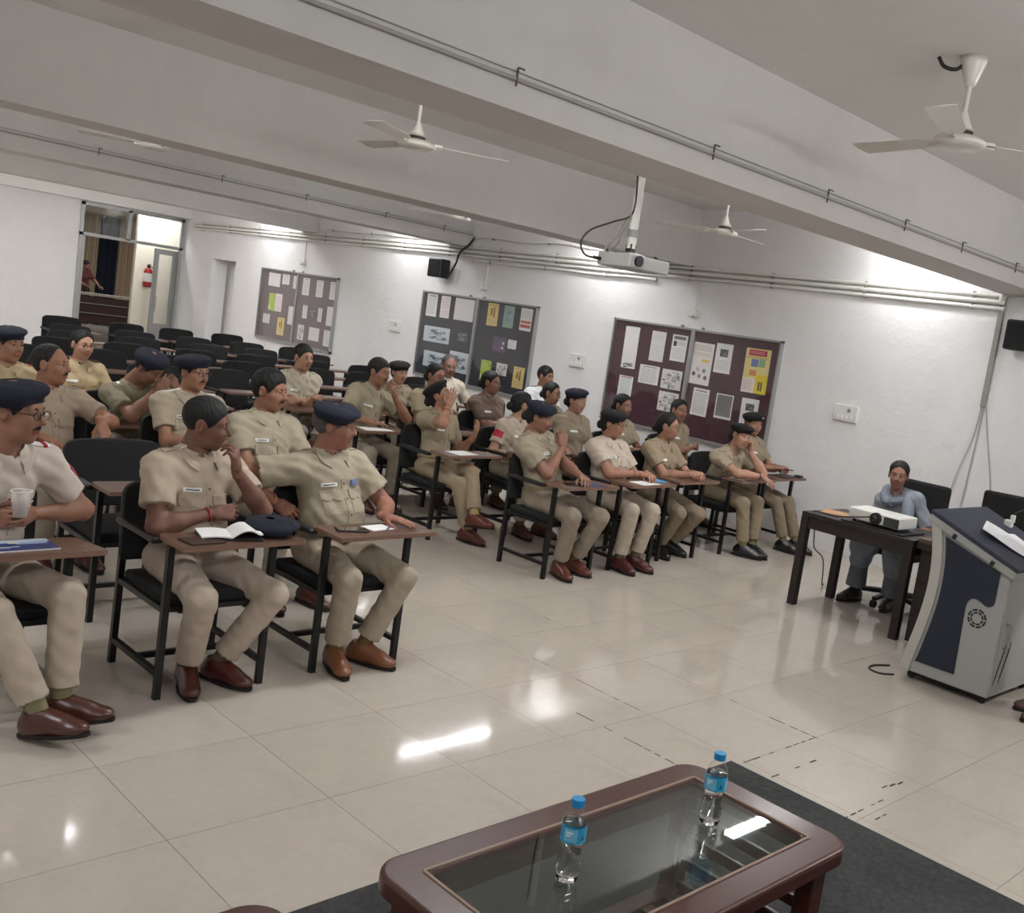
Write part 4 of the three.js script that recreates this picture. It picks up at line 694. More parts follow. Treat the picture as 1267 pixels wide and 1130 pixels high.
// a strip of cloth or metal lying on a field: a w x h grid marched along dir on to the surface, with its own thickness
function patch(f, o, dir, ua, va, w, h, nu, nv, lift, bend) {
  const pos = [], idx = [], nor = V(0, 0, 0);
  const row = (nu + 1), hit = [];
  for (let j = 0; j <= nv; j++) for (let i = 0; i <= nu; i++) {
    let u = (i / nu - 0.5) * w, v = (j / nv - 0.5) * h; if (bend) [u, v] = bend(u, v, i / nu, j / nv);
    const p = o.clone().addScaledVector(ua, u).addScaledVector(va, v); let t = 0;
    for (let s = 0; s < 40; s++) { const d = f(p.x, p.y, p.z); if (d < 0.0007) break; p.addScaledVector(dir, d * 0.9); t += d; if (t > 0.35) break; }
    const e = 0.004; nor.set(f(p.x + e, p.y, p.z) - f(p.x - e, p.y, p.z), f(p.x, p.y + e, p.z) - f(p.x, p.y - e, p.z), f(p.x, p.y, p.z + e) - f(p.x, p.y, p.z - e)).normalize();
    hit.push([p.clone().addScaledVector(nor, lift), p.clone().addScaledVector(nor, -0.003)]);
  }
  for (const [a] of hit) pos.push(a.x, a.y, a.z);
  for (const [, b] of hit) pos.push(b.x, b.y, b.z);
  const N = hit.length, flip = V(0, 0, 0).crossVectors(ua, va).dot(dir) > 0;
  const quad = (a, b, c, d) => flip ? idx.push(a, c, b, b, c, d) : idx.push(a, b, c, b, d, c);
  for (let j = 0; j < nv; j++) for (let i = 0; i < nu; i++) { const a = j * row + i; quad(a, a + 1, a + row, a + row + 1); }
  for (let i = 0; i < nu; i++) { quad(N + i, N + i + 1, i, i + 1); const a = nv * row + i; quad(a, a + 1, N + a, N + a + 1); }
  for (let j = 0; j < nv; j++) { const a = j * row, b = a + nu; quad(N + a, a, N + a + row, a + row); quad(b, N + b, b + row, N + b + row); }
  const g = new THREE.BufferGeometry();
  g.setAttribute('position', new THREE.BufferAttribute(new Float32Array(pos), 3)); g.setIndex(idx); 
  const out = g.toNonIndexed(); out.computeVertexNormals();
  const uv = new Float32Array(out.attributes.position.count * 2), pp = out.attributes.position;
  for (let i = 0; i < pp.count; i++) { uv[2 * i] = pp.getX(i) + 0.6 * pp.getZ(i); uv[2 * i + 1] = pp.getY(i); }
  out.setAttribute('uv', new THREE.BufferAttribute(uv, 2));
  return out;
}
const plain = (g, keep = ['position', 'normal', 'uv', 'color']) => { g = g.index ? g.toNonIndexed() : g; for (const k of Object.keys(g.attributes)) if (!keep.includes(k)) g.deleteAttribute(k); return g; };
function paint(g, fn) {                                  // colours that belong to the surface (lips, lids, nails)
  const p = g.attributes.position, c = new Float32Array(p.count * 3);
  for (let i = 0; i < p.count; i++) { const k = fn(p.getX(i), p.getY(i), p.getZ(i)); c[3 * i] = k[0]; c[3 * i + 1] = k[1]; c[3 * i + 2] = k[2]; }
  g.setAttribute('color', new THREE.BufferAttribute(c, 3));
  return g;
}

// ---------------------------------------------------------------- heads, hair and hats (head space: centre at the origin, face to +z)
function headField(woman) {
  const jw = woman ? 0.040 : 0.048, brow = woman ? 0.004 : 0.010;
  const base = join([
    ell(V(0, 0.03, -0.014), [0.076, 0.086, 0.096]), ell(V(0, -0.03, 0.022), [0.062, 0.084, 0.068]),
    ell(V(0, -0.072, 0.032), [jw, 0.038, 0.05]), cap(V(0, -0.098, 0.062), V(0, -0.096, 0.058), woman ? 0.013 : 0.016),
    cap(V(-0.034, -0.022, 0.058), V(-0.030, -0.03, 0.06), 0.024), cap(V(0.034, -0.022, 0.058), V(0.030, -0.03, 0.06), 0.024),
    cap(V(-0.034, 0.026, 0.070), V(0.034, 0.026, 0.070), 0.008 + brow * 0.5),
  ], 0.022);
  const nose = join([cap(V(0, 0.016, 0.082), V(0, -0.022, 0.106), 0.007, woman ? 0.010 : 0.012), cap(V(-0.010, -0.028, 0.092), V(0.010, -0.028, 0.092), 0.0085)], 0.01);
  const lips = join([cap(V(-0.019, -0.057, 0.081), V(0.019, -0.057, 0.081), 0.0055), cap(V(-0.004, -0.055, 0.089), V(0.004, -0.055, 0.089), 0.0055), cap(V(-0.012, -0.066, 0.083), V(0.012, -0.066, 0.083), 0.0065)], 0.008);
  const ears = [-1, 1].map((s) => ell(V(s * 0.078, -0.004, -0.008), [0.009, 0.032, 0.019]));
  const conch = [-1, 1].map((s) => ell(V(s * 0.087, -0.002, -0.004), [0.006, 0.018, 0.010]));
  const sock = [-1, 1].map((s) => ell(V(s * 0.031, 0.008, 0.094), [0.017, 0.0105, 0.017]));
  const lids = [-1, 1].map((s) => ell(V(s * 0.031, 0.014, 0.073), [0.017, 0.008, 0.0145]));
  const neck = cap(V(0, -0.07, -0.022), V(0, -0.16, -0.04), woman ? 0.046 : 0.054, woman ? 0.048 : 0.058);
  return (x, y, z) => {
    let d = base(x, y, z);
    for (const s of sock) { const e = -s(x, y, z), h = Math.max(0.012 - Math.abs(d - e), 0) / 0.012; d = Math.max(d, e) + h * h * 0.003; }
    d = smin(d, nose(x, y, z), 0.012); d = smin(d, lips(x, y, z), 0.006);
    for (const l of lids) d = smin(d, l(x, y, z), 0.004);
    for (const e of ears) d = smin(d, e(x, y, z), 0.008);
    for (const c of conch) d = Math.max(d, -c(x, y, z));
    return smin(d, neck(x, y, z), 0.03);
  };
}
const lipsAt = (x, y, z) => z > 0.078 && Math.abs(x) < 0.026 && y < -0.05 && y > -0.073;
const headGeo = {};
for (const [key, woman, cell] of [['man', false, 0.0048], ['woman', true, 0.0048], ['man_far', false, 0.0075], ['woman_far', true, 0.0075]]) {
  headGeo[key] = paint(march(headField(woman), V(-0.10, -0.17, -0.13), V(0.10, 0.13, 0.13), cell), (x, y, z) => lipsAt(x, y, z) ? [0.78, 0.55, 0.55] : [1, 1, 1]);
}
const skull = ell(V(0, 0.03, -0.014), [0.076, 0.086, 0.096]);
function hairField(kind, under) {
  const line = (x, y, z) => {                            // below zero where hair grows
    const ax = Math.abs(x);
    const ear = 1 - Math.hypot((z + 0.006) / 0.025, (y + 0.006) / 0.034);          // keep the ear clear
    if (kind === 'women') return Math.max(z - 0.068 + Math.max(0, 0.082 - y) * 0.5 + 0.25 * Math.max(0, 0.02 - ax), -0.085 - y + (z > -0.03 ? (z + 0.03) * 1.5 : 0), ear * 0.02);
    const back = kind === 'receding' ? 0.035 : 0;
    const front = z - 0.080 + back * Math.max(0, 1 - ax * 4) + Math.max(0, 0.074 - y) * 0.55 + (kind === 'receding' ? 0.2 * Math.max(0, 0.06 - Math.abs(ax - 0.045)) : 0);
    const low = z > 0.012 ? -0.012 - y : z > -0.03 ? -0.03 - y : -0.072 - y;       // sideburns, then down to the nape
    return Math.max(front, low, ear * 0.02);
  };
  const thick = { short: 0.009, cropped: 0.006, women: 0.011, receding: 0.008, full: 0.014 }[kind] ?? 0.009;
  const extra = kind === 'women' ? [ell(V(0, -0.03, -0.118), [0.038, 0.040, 0.032])] : [];
  const topUp = kind === 'full' || kind === 'short' ? 0.006 : 0;
  return (x, y, z) => {
    const n = 0.0016 * Math.sin(x * 210 + 3 * Math.sin(z * 60)) * Math.sin(z * 160 + y * 80);
    const l = line(x, y, z), g = Math.min(1, Math.max(0, -l / 0.03)), full = 0.0015 + (thick + topUp * Math.max(0, (y - 0.05) / 0.06)) * g * (2 - g);   // thins out towards the hairline
    let d = Math.max(skull(x, y, z) - full + n * g, l);
    d = Math.max(d, -(skull(x, y, z) + 0.006));
    if (under) d = Math.max(d, y - 0.062);
    if (kind === 'women') d = smin(d, ell(V(0, -0.02, -0.06), [0.062, 0.07, 0.05])(x, y, z), 0.02);
    for (const e of extra) d = smin(d, e(x, y, z) + n, 0.012);
    return d;
  };
}
const hairGeo = {};
for (const k of ['short', 'cropped', 'women', 'receding', 'full']) for (const under of k === 'short' || k === 'women' ? [false, true] : [false]) hairGeo[k + (under ? '_under' : '')] = march(hairField(k, under), V(-0.11, -0.12, -0.17), V(0.11, 0.15, 0.11), 0.0058);
function beretField(flop) {
  const crown = ell(V(-0.012 * flop, 0.082, -0.004), [0.112, 0.036, 0.122], V(0.985, 0.17 * flop, 0).normalize(), V(-0.17 * flop, 0.985, 0).normalize(), V(0, 0, 1));
  const band = (x, y, z) => { const q = skull(x, y, z); return Math.max(q - 0.012, Math.abs(y - 0.062 + 0.10 * z * -1 * 0.3) - 0.024, -(q + 0.004)); };
  const over = ell(V(-0.075 * flop, 0.055, 0.0), [0.045, 0.035, 0.085]);
  return (x, y, z) => { let d = smin(crown(x, y, z), band(x, y, z), 0.02); d = smin(d, over(x, y, z), 0.03); const q = skull(x, y, z); d = Math.max(d, -(q + 0.002)); return d + 0.0012 * Math.sin(x * 90 + z * 40) * Math.sin(z * 70); };
}
const beretGeo = [1, -1].map((s) => march(beretField(s), V(-0.15, 0.0, -0.15), V(0.15, 0.15, 0.15), 0.0075));
const moustacheGeo = march(join([cap(V(0, -0.046, 0.094), V(-0.024, -0.052, 0.084), 0.0065, 0.004), cap(V(0, -0.046, 0.094), V(0.024, -0.052, 0.084), 0.0065, 0.004)], 0.004), V(-0.04, -0.066, 0.07), V(0.04, -0.035, 0.106), 0.003);
const browGeo = [-1, 1].map((s) => tube([[s * 0.014, 0.026, 0.087], [s * 0.03, 0.031, 0.084], [s * 0.048, 0.024, 0.071]], 0.0032, 8, 6));
function eyeGeo(s) {
  const g = new THREE.SphereGeometry(0.0125, 16, 12); g.rotateX(Math.PI / 2);
  paint(g, (x, y, z) => { const a = Math.hypot(x, y); return z > 0 && a < 0.0068 ? [0.02, 0.012, 0.01] : [0.42, 0.38, 0.35]; });
  g.translate(s * 0.031, 0.006, 0.0735); return g;
}
const eyesGeo = [eyeGeo(-1), eyeGeo(1)];
const glassesGeo = (() => {
  const rim = (s) => { const t = new THREE.TorusGeometry(0.021, 0.0016, 6, 24); t.scale(1.1, 0.85, 1); t.translate(s * 0.032, 0.004, 0.099); return t; };
  return merge([rim(-1), rim(1), bar([-0.010, 0.008, 0.1], [0.010, 0.008, 0.1], 0.0016, 0.0016, true), bar([-0.054, 0.008, 0.098], [-0.082, 0.012, -0.005], 0.0016, 0.0016, true), bar([0.054, 0.008, 0.098], [0.082, 0.012, -0.005], 0.0016, 0.0016, true)]);
})();
const lensGeo = [-1, 1].map((s) => { const c = new THREE.CylinderGeometry(0.0205, 0.0205, 0.001, 20); c.rotateX(Math.PI / 2); c.scale(1.1, 0.85, 1); c.translate(s * 0.032, 0.004, 0.099); return c; });

// ---------------------------------------------------------------- hands (wrist at the origin, fingers +y, palm +z, thumb +x: a right hand)
function handGeo(curl, spread, cell, index = curl, thumbIn = 0.3) {
  const f = [];
  const palm = join([cap(V(0.022, 0.03, 0), V(0.026, 0.085, 0), 0.015, 0.012), cap(V(0.004, 0.02, 0), V(0.006, 0.09, 0), 0.016, 0.012), cap(V(-0.012, 0.022, 0), V(-0.014, 0.086, 0), 0.015, 0.012), cap(V(-0.020, 0.026, 0), V(-0.031, 0.078, 0), 0.014, 0.011), cap(V(0, -0.02, -0.002), V(0, 0.02, 0), 0.023, 0.018)], 0.02);
  const fingers = [[0.028, 0.088, 0.074, 0.0088], [0.008, 0.093, 0.082, 0.009], [-0.013, 0.089, 0.076, 0.0086], [-0.031, 0.08, 0.058, 0.0077]];
  fingers.forEach(([x, y, len, r], n) => {
    const c = n === 0 ? index : curl * (1 + 0.06 * n); let a = 0, p = V(x, y, 0);
    const side = spread * (1.5 - n) * 0.12;
    [0.46, 0.30, 0.24].forEach((s, k) => {
      a += c * [0.55, 0.95, 0.6][k];
      const q = p.clone().add(V(Math.sin(side) * len * s, Math.cos(a) * len * s, Math.sin(a) * len * s));
      f.push(cap(p, q, r * (1 - 0.08 * k), r * (1 - 0.08 * (k + 1)))); p = q;
    });
  });
  let p = V(0.020, 0.022, 0.006);
  const d0 = V(0.75 - thumbIn * 0.4, 0.6, 0.2 + thumbIn * 0.7).normalize(), d1 = V(0.35 - thumbIn * 0.6, 0.85, 0.2 + thumbIn * 0.5).normalize();
  const q = p.clone().addScaledVector(d0, 0.042), s = q.clone().addScaledVector(d1, 0.032), e = s.clone().addScaledVector(d1, 0.024);
  const thumb = join([cap(p, q, 0.014, 0.0105), cap(q, s, 0.0105, 0.0095), cap(s, e, 0.0095, 0.0078)], 0.006);
  const field = (x, y, z) => { let d = palm(x, y, z); let m = 9; for (const g of f) m = Math.min(m, g(x, y, z)); d = smin(d, m, 0.008); return smin(d, thumb(x, y, z), 0.01); };
  return paint(march(field, V(-0.06, -0.05, -0.04), V(0.10, 0.20, 0.11), cell), () => [1, 1, 1]);
}
const HANDS = {};
for (const [lod, cell] of [['near', 0.0046], ['far', 0.0072]]) {
  HANDS[lod] = { flat: handGeo(0.12, 1, cell, 0.1, 0), relaxed: handGeo(0.55, 0.4, cell, 0.45, 0.25), fist: handGeo(1.35, 0, cell, 1.25, 0.8), chin: handGeo(1.1, 0.2, cell, 0.35, -0.3), clasp: handGeo(0.95, 0.1, cell, 0.9, 0.4) };
}
function mirrored(g) {                                   // left hand
  const h = g.clone(), p = h.attributes.position, n = h.attributes.normal;
  for (let i = 0; i < p.count; i++) { p.setX(i, -p.getX(i)); n.setX(i, -n.getX(i)); }
  const a = h.index.array.slice(); for (let t = 0; t < a.length; t += 3) { const s = a[t + 1]; a[t + 1] = a[t + 2]; a[t + 2] = s; }
  h.setIndex(new THREE.BufferAttribute(a, 1));
  return h;
}
const HANDS_L = {};
for (const lod in HANDS) { HANDS_L[lod] = {}; for (const k in HANDS[lod]) HANDS_L[lod][k] = mirrored(HANDS[lod][k]); }

// ---------------------------------------------------------------- shoes (floor under the ankle at the origin, toe to +z)
const shoeGeo = march((x, y, z) => {
  const d = join([ell(V(0, 0.042, 0.04), [0.041, 0.046, 0.105]), ell(V(0, 0.03, 0.135), [0.043, 0.03, 0.062]), ell(V(0, 0.045, -0.045), [0.036, 0.048, 0.042]), cap(V(0, 0.06, 0.0), V(0, 0.096, -0.012), 0.044, 0.043), cap(V(0, 0.075, 0.03), V(0, 0.05, 0.09), 0.032, 0.03)], 0.03)(x, y, z);
  return Math.max(d, 0.012 - y, y - 0.105);
}, V(-0.06, 0, -0.1), V(0.06, 0.12, 0.21), 0.008);
const soleGeo = (() => {
  const pts = []; for (let i = 0; i < 40; i++) { const a = i / 40 * Math.PI * 2, z = 0.053 + 0.147 * Math.cos(a), w = 0.036 + 0.010 * Math.sin(Math.min(1, Math.max(0, (z + 0.02)) / 0.2) * Math.PI), s = Math.sin(a); pts.push([Math.sign(s) * Math.pow(Math.abs(s), 0.6) * w, z - 0.002]); }
  const g = extrude(pts, 0.014); g.rotateX(Math.PI / 2); g.scale(1, 1, 1); g.translate(0, 0.014, 0);
  return g;
})();
const laceGeo = merge([0.05, 0.066, 0.082].map((z, i) => tube([[-0.018, 0.083 - i * 0.009, z], [0, 0.092 - i * 0.01, z + 0.003], [0.018, 0.083 - i * 0.009, z]], 0.0022, 8, 5)));

// ---------------------------------------------------------------- materials of the people
const skinMats = {};
const skin = (hex) => skinMats[hex] ??= P(new THREE.Color(hex).lerp(new THREE.Color(0x857268), 0.2), 0.55, { vertexColors: true, map: skinTex, sheen: 0.1 });
const clothMats = {};
const cloth = (hex) => clothMats[hex] ??= M(hex, 0.9, { map: clothTex, bumpMap: clothBump, bumpScale: 0.0012 });
const shoeMats = {};
const shoeMat = (hex) => shoeMats[hex] ??= P(hex, 0.35, { clearcoat: 0.4, clearcoatRoughness: 0.25, bumpMap: leatherBump, bumpScale: 0.0005 });
const hairMat = M(0x0c0b0b, 0.7), greyHair = M(0x4d4a47, 0.6), eyeMat = M(0xffffff, 0.5, { vertexColors: true }), soleMat = M(0x17120f, 0.7);
const beretNavy = M(0x141828, 0.95, { bumpMap: clothBump, bumpScale: 0.001 }), beretBlack = M(0x101012, 0.95, { bumpMap: clothBump, bumpScale: 0.001 });
const lensMat = new THREE.MeshPhysicalMaterial({ color: 0xffffff, roughness: 0.03, transmission: 1, thickness: 0, ior: 1.4 });
const rimMat = M(0x2a211d, 0.4), badge = M(0xc9c7c0, 0.3, { metalness: 0.8 }), plate = M(0xe4e3e0, 0.5), redMat = M(0xa8202c, 0.8), plateInk = M(0x3a3a3a, 0.8);

function ik(a, t, l1, l2, pole) {                        // elbow or knee of a two-bone limb; the end comes back too
  const d = t.clone().sub(a); let L = d.length(); const most = (l1 + l2) * 0.995;
  if (L > most) { t = a.clone().addScaledVector(d, most / L); L = most; }
  d.normalize();
  const x = (l1 * l1 - l2 * l2 + L * L) / (2 * L), hgt = Math.sqrt(Math.max(0, l1 * l1 - x * x));
  const p = pole.clone().addScaledVector(d, -pole.dot(d)).normalize();
  return [a.clone().addScaledVector(d, x).addScaledVector(p, hgt), t];
}
// ---------------------------------------------------------------- one seated or standing person
// All measures are in the person's own space: the origin is on the floor under the seat, +z the way the chair faces, +x the person's left.
function person(o) {
  const t = thing('person', o.label, 'person', o.at, o.turn ?? 0, o.group);
  const near = (o.lod ?? 1) === 0, lod = near ? 'near' : 'far', cell = [0.0095, 0.0115, 0.014][o.lod ?? 1];
  const W = !!o.woman, sc = o.scale ?? (W ? 0.95 : 1);
  const D = Math.PI / 180;
  // spine
  const hip = V(...(o.hip ?? [0, 0.53, -0.11])), head = V(...o.head);
  const look = new THREE.Euler((o.look?.[1] ?? 0) * D, (o.look?.[0] ?? 0) * D, (o.look?.[2] ?? 0) * D, 'YXZ');
  const hq = new THREE.Quaternion().setFromEuler(look);
  const hs = (o.headScale ?? 1) * (W ? 0.95 : 1.0);
  const headUp = V(0, 1, 0).applyQuaternion(hq), headF = V(0, 0, 1).applyQuaternion(hq);
  const tw = (o.twist ?? 0) * D;
  const skullBase = head.clone().addScaledVector(headUp, -0.09 * hs).addScaledVector(headF, -0.022 * hs);
  const neck = o.neck ? V(...o.neck) : skullBase.clone().lerp(V(hip.x, skullBase.y, hip.z), 0.12).add(V(0, -0.075 * sc, -0.012));
  const up = neck.clone().sub(hip).normalize();
  const left = V(Math.cos(tw), 0, -Math.sin(tw)); left.addScaledVector(up, -left.dot(up)).normalize();
  const fwd = V(0, 0, 0).crossVectors(left, up).normalize();
  const hipLeft = V(1, 0, 0), hipF = V(0, 0, 1);
  const sw = (o.shoulder ?? (W ? 0.155 : 0.178)) * sc, fat = o.fat ?? (W ? 0.92 : 1);
  const at = (s) => hip.clone().lerp(neck, s);
  const S = { R: at(0.93).addScaledVector(left, -sw).addScaledVector(up, -0.022), L: at(0.93).addScaledVector(left, sw).addScaledVector(up, -0.022) };
  for (const s of ['R', 'L']) if (o.shrug?.[s]) S[s].add(V(...o.shrug[s]));
  const UA = 0.275 * sc, FA = 0.245 * sc;
  const arm = {};
  for (const s of ['R', 'L']) {
    const a = o.arms[s], pole = V(...(a.pole ?? [s === 'R' ? -0.6 : 0.6, -0.7, -0.45]));
    let target;
    if (a.toHead) target = head.clone().add(V(...a.toHead).applyQuaternion(hq)); else target = V(...a.wrist);
    const [e, w] = ik(S[s], target, UA, FA, pole);
    arm[s] = { s: S[s], e, w, hand: a.hand ?? 'relaxed', f: a.f ? V(...a.f).normalize() : w.clone().sub(e).normalize(), n: V(...(a.n ?? [0, -1, 0])) };
    if (a.fHead) arm[s].f = V(...a.fHead).applyQuaternion(hq).normalize();
    if (a.nHead) arm[s].n = V(...a.nHead).applyQuaternion(hq);
  }
  const TH = 0.43 * sc, SH = 0.41 * sc, leg = {};
  for (const s of ['R', 'L']) {
    const m = s === 'R' ? -1 : 1, l = o.legs?.[s] ?? {}, hj = hip.clone().addScaledVector(hipLeft, m * 0.088 * sc).add(V(0, -0.01, 0.02));
    const ankle = V(...(l.ankle ?? [m * 0.12, 0.09, 0.30]));
    const [k, a] = ik(hj, ankle, TH, SH, V(...(l.pole ?? [m * 0.12, 0.55, 0.85])));
    leg[s] = { h: hj, k, a, yaw: (l.yaw ?? m * 8) * D, pitch: (l.pitch ?? 0) * D, roll: (l.roll ?? 0) * D };
  }
  // ---- skin: one continuous body
  const fl = o.long ? 0 : 1;
  const skinParts = [
    cap(at(0.05), at(0.9), 0.085, 0.08), cap(S.R, S.L, 0.045), cap(neck, skullBase, W ? 0.05 : 0.06, W ? 0.045 : 0.053),
    ...['R', 'L'].flatMap((s) => [cap(arm[s].s, arm[s].e, 0.047 * sc * fat, 0.040 * sc), cap(arm[s].e, arm[s].e.clone().lerp(arm[s].w, 0.35), 0.040 * sc, 0.040 * sc), cap(arm[s].e.clone().lerp(arm[s].w, 0.3), arm[s].w, 0.040 * sc, 0.0255 * sc),
      cap(leg[s].h, leg[s].k, 0.06, 0.05), cap(leg[s].k, leg[s].a, 0.045, 0.034)])];
  const skinField = join(skinParts, 0.03);
  const bodyPts = [hip, neck, skullBase, S.R, S.L, arm.R.e, arm.R.w, arm.L.e, arm.L.w, leg.R.k, leg.R.a, leg.L.k, leg.L.a, leg.R.h, leg.L.h];
  const bb = bounds(bodyPts, 0.10);
  const bodyGeo = paint(march(skinField, bb.min, bb.max, cell * 1.35), () => [1, 1, 1]);
  const hm = new THREE.Matrix4().compose(head, hq, V(hs, hs, hs));
  const pieces = [plain(bodyGeo), plain(headGeo[(W ? 'woman' : 'man') + (near ? '' : '_far')].clone().applyMatrix4(hm))];
  for (const s of ['R', 'L']) {
    const a = arm[s], y = a.f, z = a.n.clone().addScaledVector(y, -a.n.dot(y)).normalize(), x = V(0, 0, 0).crossVectors(y, z);
    const m = new THREE.Matrix4().makeBasis(x, y, z).scale(V(sc, sc, sc)).setPosition(a.w);
    pieces.push(plain((s === 'R' ? HANDS : HANDS_L)[lod][a.hand].clone().applyMatrix4(m)));
  }
  part(t, 'body', mergeGeometries(pieces), skin(o.skin ?? 0xa9765a));
  // ---- shirt
  const sk = o.shirt ?? 0xab9f84;
  const wr = (x, y, z) => 0.0028 * Math.sin(52 * y + 30 * x + 2.2 * Math.sin(21 * z + 9 * x) + (o.at[0] * 7)) * Math.sin(31 * x - 24 * z + 13 * y) + 0.0018 * Math.sin(85 * (y + 0.5 * x) + 3 * Math.sin(30 * z));
  const cutS = o.sleeve ?? 0.66;
  const sleeves = ['R', 'L'].map((s) => {
    const a = arm[s], c = a.s.clone().lerp(a.e, cutS), d = c.clone().sub(a.s).normalize(), tubeF = cap(a.s, a.s.clone().lerp(a.e, cutS + 0.15), 0.064 * sc * fat, 0.068 * sc * fat);
    const fore = o.long ? cap(a.e, a.w, 0.05 * sc, 0.038 * sc) : null;
    if (o.long) { const whole = join([cap(a.s, a.e, 0.062 * sc, 0.054 * sc), fore], 0.02), dd = a.w.clone().sub(a.e).normalize(), cc = a.w.clone().addScaledVector(dd, -0.01); return (x, y, z) => Math.max(whole(x, y, z), (x - cc.x) * dd.x + (y - cc.y) * dd.y + (z - cc.z) * dd.z > 0 && Math.hypot(x - cc.x, y - cc.y, z - cc.z) < 0.12 ? (x - cc.x) * dd.x + (y - cc.y) * dd.y + (z - cc.z) * dd.z : -1); }
    return (x, y, z) => Math.max(tubeF(x, y, z), (x - c.x) * d.x + (y - c.y) * d.y + (z - c.z) * d.z);
  });
  const belly = at(0.34).addScaledVector(fwd, 0.012 + (fat - 1) * 0.10), chest = at(0.70).addScaledVector(fwd, 0.004);
  const trunk = join([
    ...(o.skirt ? ['R', 'L'].flatMap((s) => [cap(leg[s].h, leg[s].k, 0.105, 0.095), cap(leg[s].k, leg[s].k.clone().lerp(leg[s].a, 0.35), 0.09, 0.085)]) : []),
    ell(chest, [0.158 * sc * Math.sqrt(fat), 0.165 * sc, 0.112 * sc * Math.sqrt(fat)], left, up, fwd),
    ...(W ? [-1, 1].map((m) => ell(at(0.64).addScaledVector(left, m * 0.066).addScaledVector(fwd, 0.07), [0.062, 0.062, 0.058], left, up, fwd)) : []),
    ell(belly, [0.150 * sc * fat, 0.15, 0.122 * sc * fat], left, up, fwd),
    ell(hip.clone().add(V(0, 0.03, 0.0)), [0.165 * sc * Math.sqrt(fat), 0.10, 0.125 * sc * Math.sqrt(fat)]),
    cap(S.R, S.L, 0.058 * sc), cap(neck.clone().addScaledVector(up, -0.01), S.R, 0.052, 0.056 * sc), cap(neck.clone().addScaledVector(up, -0.01), S.L, 0.052, 0.056 * sc),
  ], 0.055);
  const neckHole = cap(neck.clone().addScaledVector(up, 0.02).addScaledVector(fwd, 0.01), skullBase.clone().addScaledVector(up, 0.1), 0.058, 0.065);
  const hipCut = hip.y - 0.045;
  const base = (x, y, z) => { let d = trunk(x, y, z); d = smin(d, sleeves[0](x, y, z), 0.035); d = smin(d, sleeves[1](x, y, z), 0.035); return Math.max(d, -neckHole(x, y, z)); };
  const shirtField = (x, y, z) => Math.max(base(x, y, z) + wr(x, y, z), o.kurta ? -1 : hipCut - y);
  const sb = bounds([hip, neck, S.R, S.L, ...(o.long ? [arm.R.e, arm.R.w, arm.L.e, arm.L.w] : [S.R.clone().lerp(arm.R.e, 0.8), S.L.clone().lerp(arm.L.e, 0.8)])], 0.15); if (o.skirt) { sb.expandByPoint(leg.R.k.clone().add(V(-0.12, -0.3, 0.15))); sb.expandByPoint(leg.L.k.clone().add(V(0.12, 0, 0.15))); } else sb.min.y = Math.max(sb.min.y, hip.y - 0.14); sb.expandByVector(V(0.04, 0, 0.06));
  part(t, o.kurta ? 'kurta' : 'shirt', march(shirtField, sb.min, sb.max, cell * 1.1), cloth(sk), o.shirtLabel);
  // ---- trousers
  const tk = o.trousers ?? 0x9c9080;
  const legF = ['R', 'L'].map((s) => {
    const l = leg[s], d = l.a.clone().sub(l.k).normalize(), c = l.k.clone().lerp(l.a, o.hem ?? 0.86), loose = o.loose ?? 1;
    const shin = cap(l.k, l.a.clone().addScaledVector(d, 0.05), 0.064 * sc, 0.059 * sc * loose), thigh = cap(l.h, l.k.clone().addScaledVector(l.k.clone().sub(l.h).normalize(), -0.012), 0.092 * sc * Math.sqrt(fat), 0.064 * sc);
    const kd = l.k.clone().sub(l.h).normalize();
    return (x, y, z) => {
      const cut = Math.max(shin(x, y, z), (x - c.x) * d.x + (y - c.y) * d.y + (z - c.z) * d.z);
      const q = Math.hypot(x - l.k.x, y - l.k.y, z - l.k.z);
      const fold = q < 0.24 && q > 0.05 ? 0.003 * Math.sin(95 * ((x - l.k.x) * (kd.x - d.x) + (y - l.k.y) * (kd.y - d.y) + (z - l.k.z) * (kd.z - d.z)) * 0.7) * Math.min(1, (q - 0.05) / 0.05) * (1 - q / 0.24) : 0;
      return smin(thigh(x, y, z), cut, 0.022) + fold;
    };
  });
  const seat = ell(hip.clone().add(V(0, 0.0, 0.0)), [0.172 * sc * Math.sqrt(fat), 0.105, 0.135 * sc * Math.sqrt(fat)]);
  const trouserField = (x, y, z) => Math.max(smin(smin(legF[0](x, y, z), legF[1](x, y, z), 0.012), seat(x, y, z), 0.05) + 0.7 * wr(x, y, z), y - hip.y - 0.075);
  const tb = bounds([hip, leg.R.h, leg.L.h, leg.R.k, leg.L.k, leg.R.a, leg.L.a], 0.12); tb.expandByVector(V(0.05, 0, 0.05));
  part(t, 'trousers', march(trouserField, tb.min, tb.max, cell * 1.3), cloth(tk));
  // ---- socks and shoes
  for (const s of ['R', 'L']) {
    const l = leg[s], d = l.k.clone().sub(l.a).normalize();
    const m = new THREE.Matrix4().makeRotationFromEuler(new THREE.Euler(l.pitch, l.yaw, l.roll, 'YXZ'));
    const under = V(0, -0.085, 0).applyMatrix4(m).add(l.a); m.setPosition(under);
    part(t, 'sock', bar(l.a.clone().addScaledVector(d, -0.03).toArray(), l.a.clone().addScaledVector(d, 0.16 * sc).toArray(), 0.044 * sc, 0.038 * sc, true), cloth(o.socks ?? 0x6b5e46));
    const shoe = part(t, 'shoe', plain(shoeGeo.clone()).applyMatrix4(m), shoeMat(o.shoes ?? 0x4a1f17));
    part(shoe, 'sole', soleGeo.clone().applyMatrix4(m), soleMat);
    if (near) part(shoe, 'laces', laceGeo.clone().applyMatrix4(m), soleMat);
  }
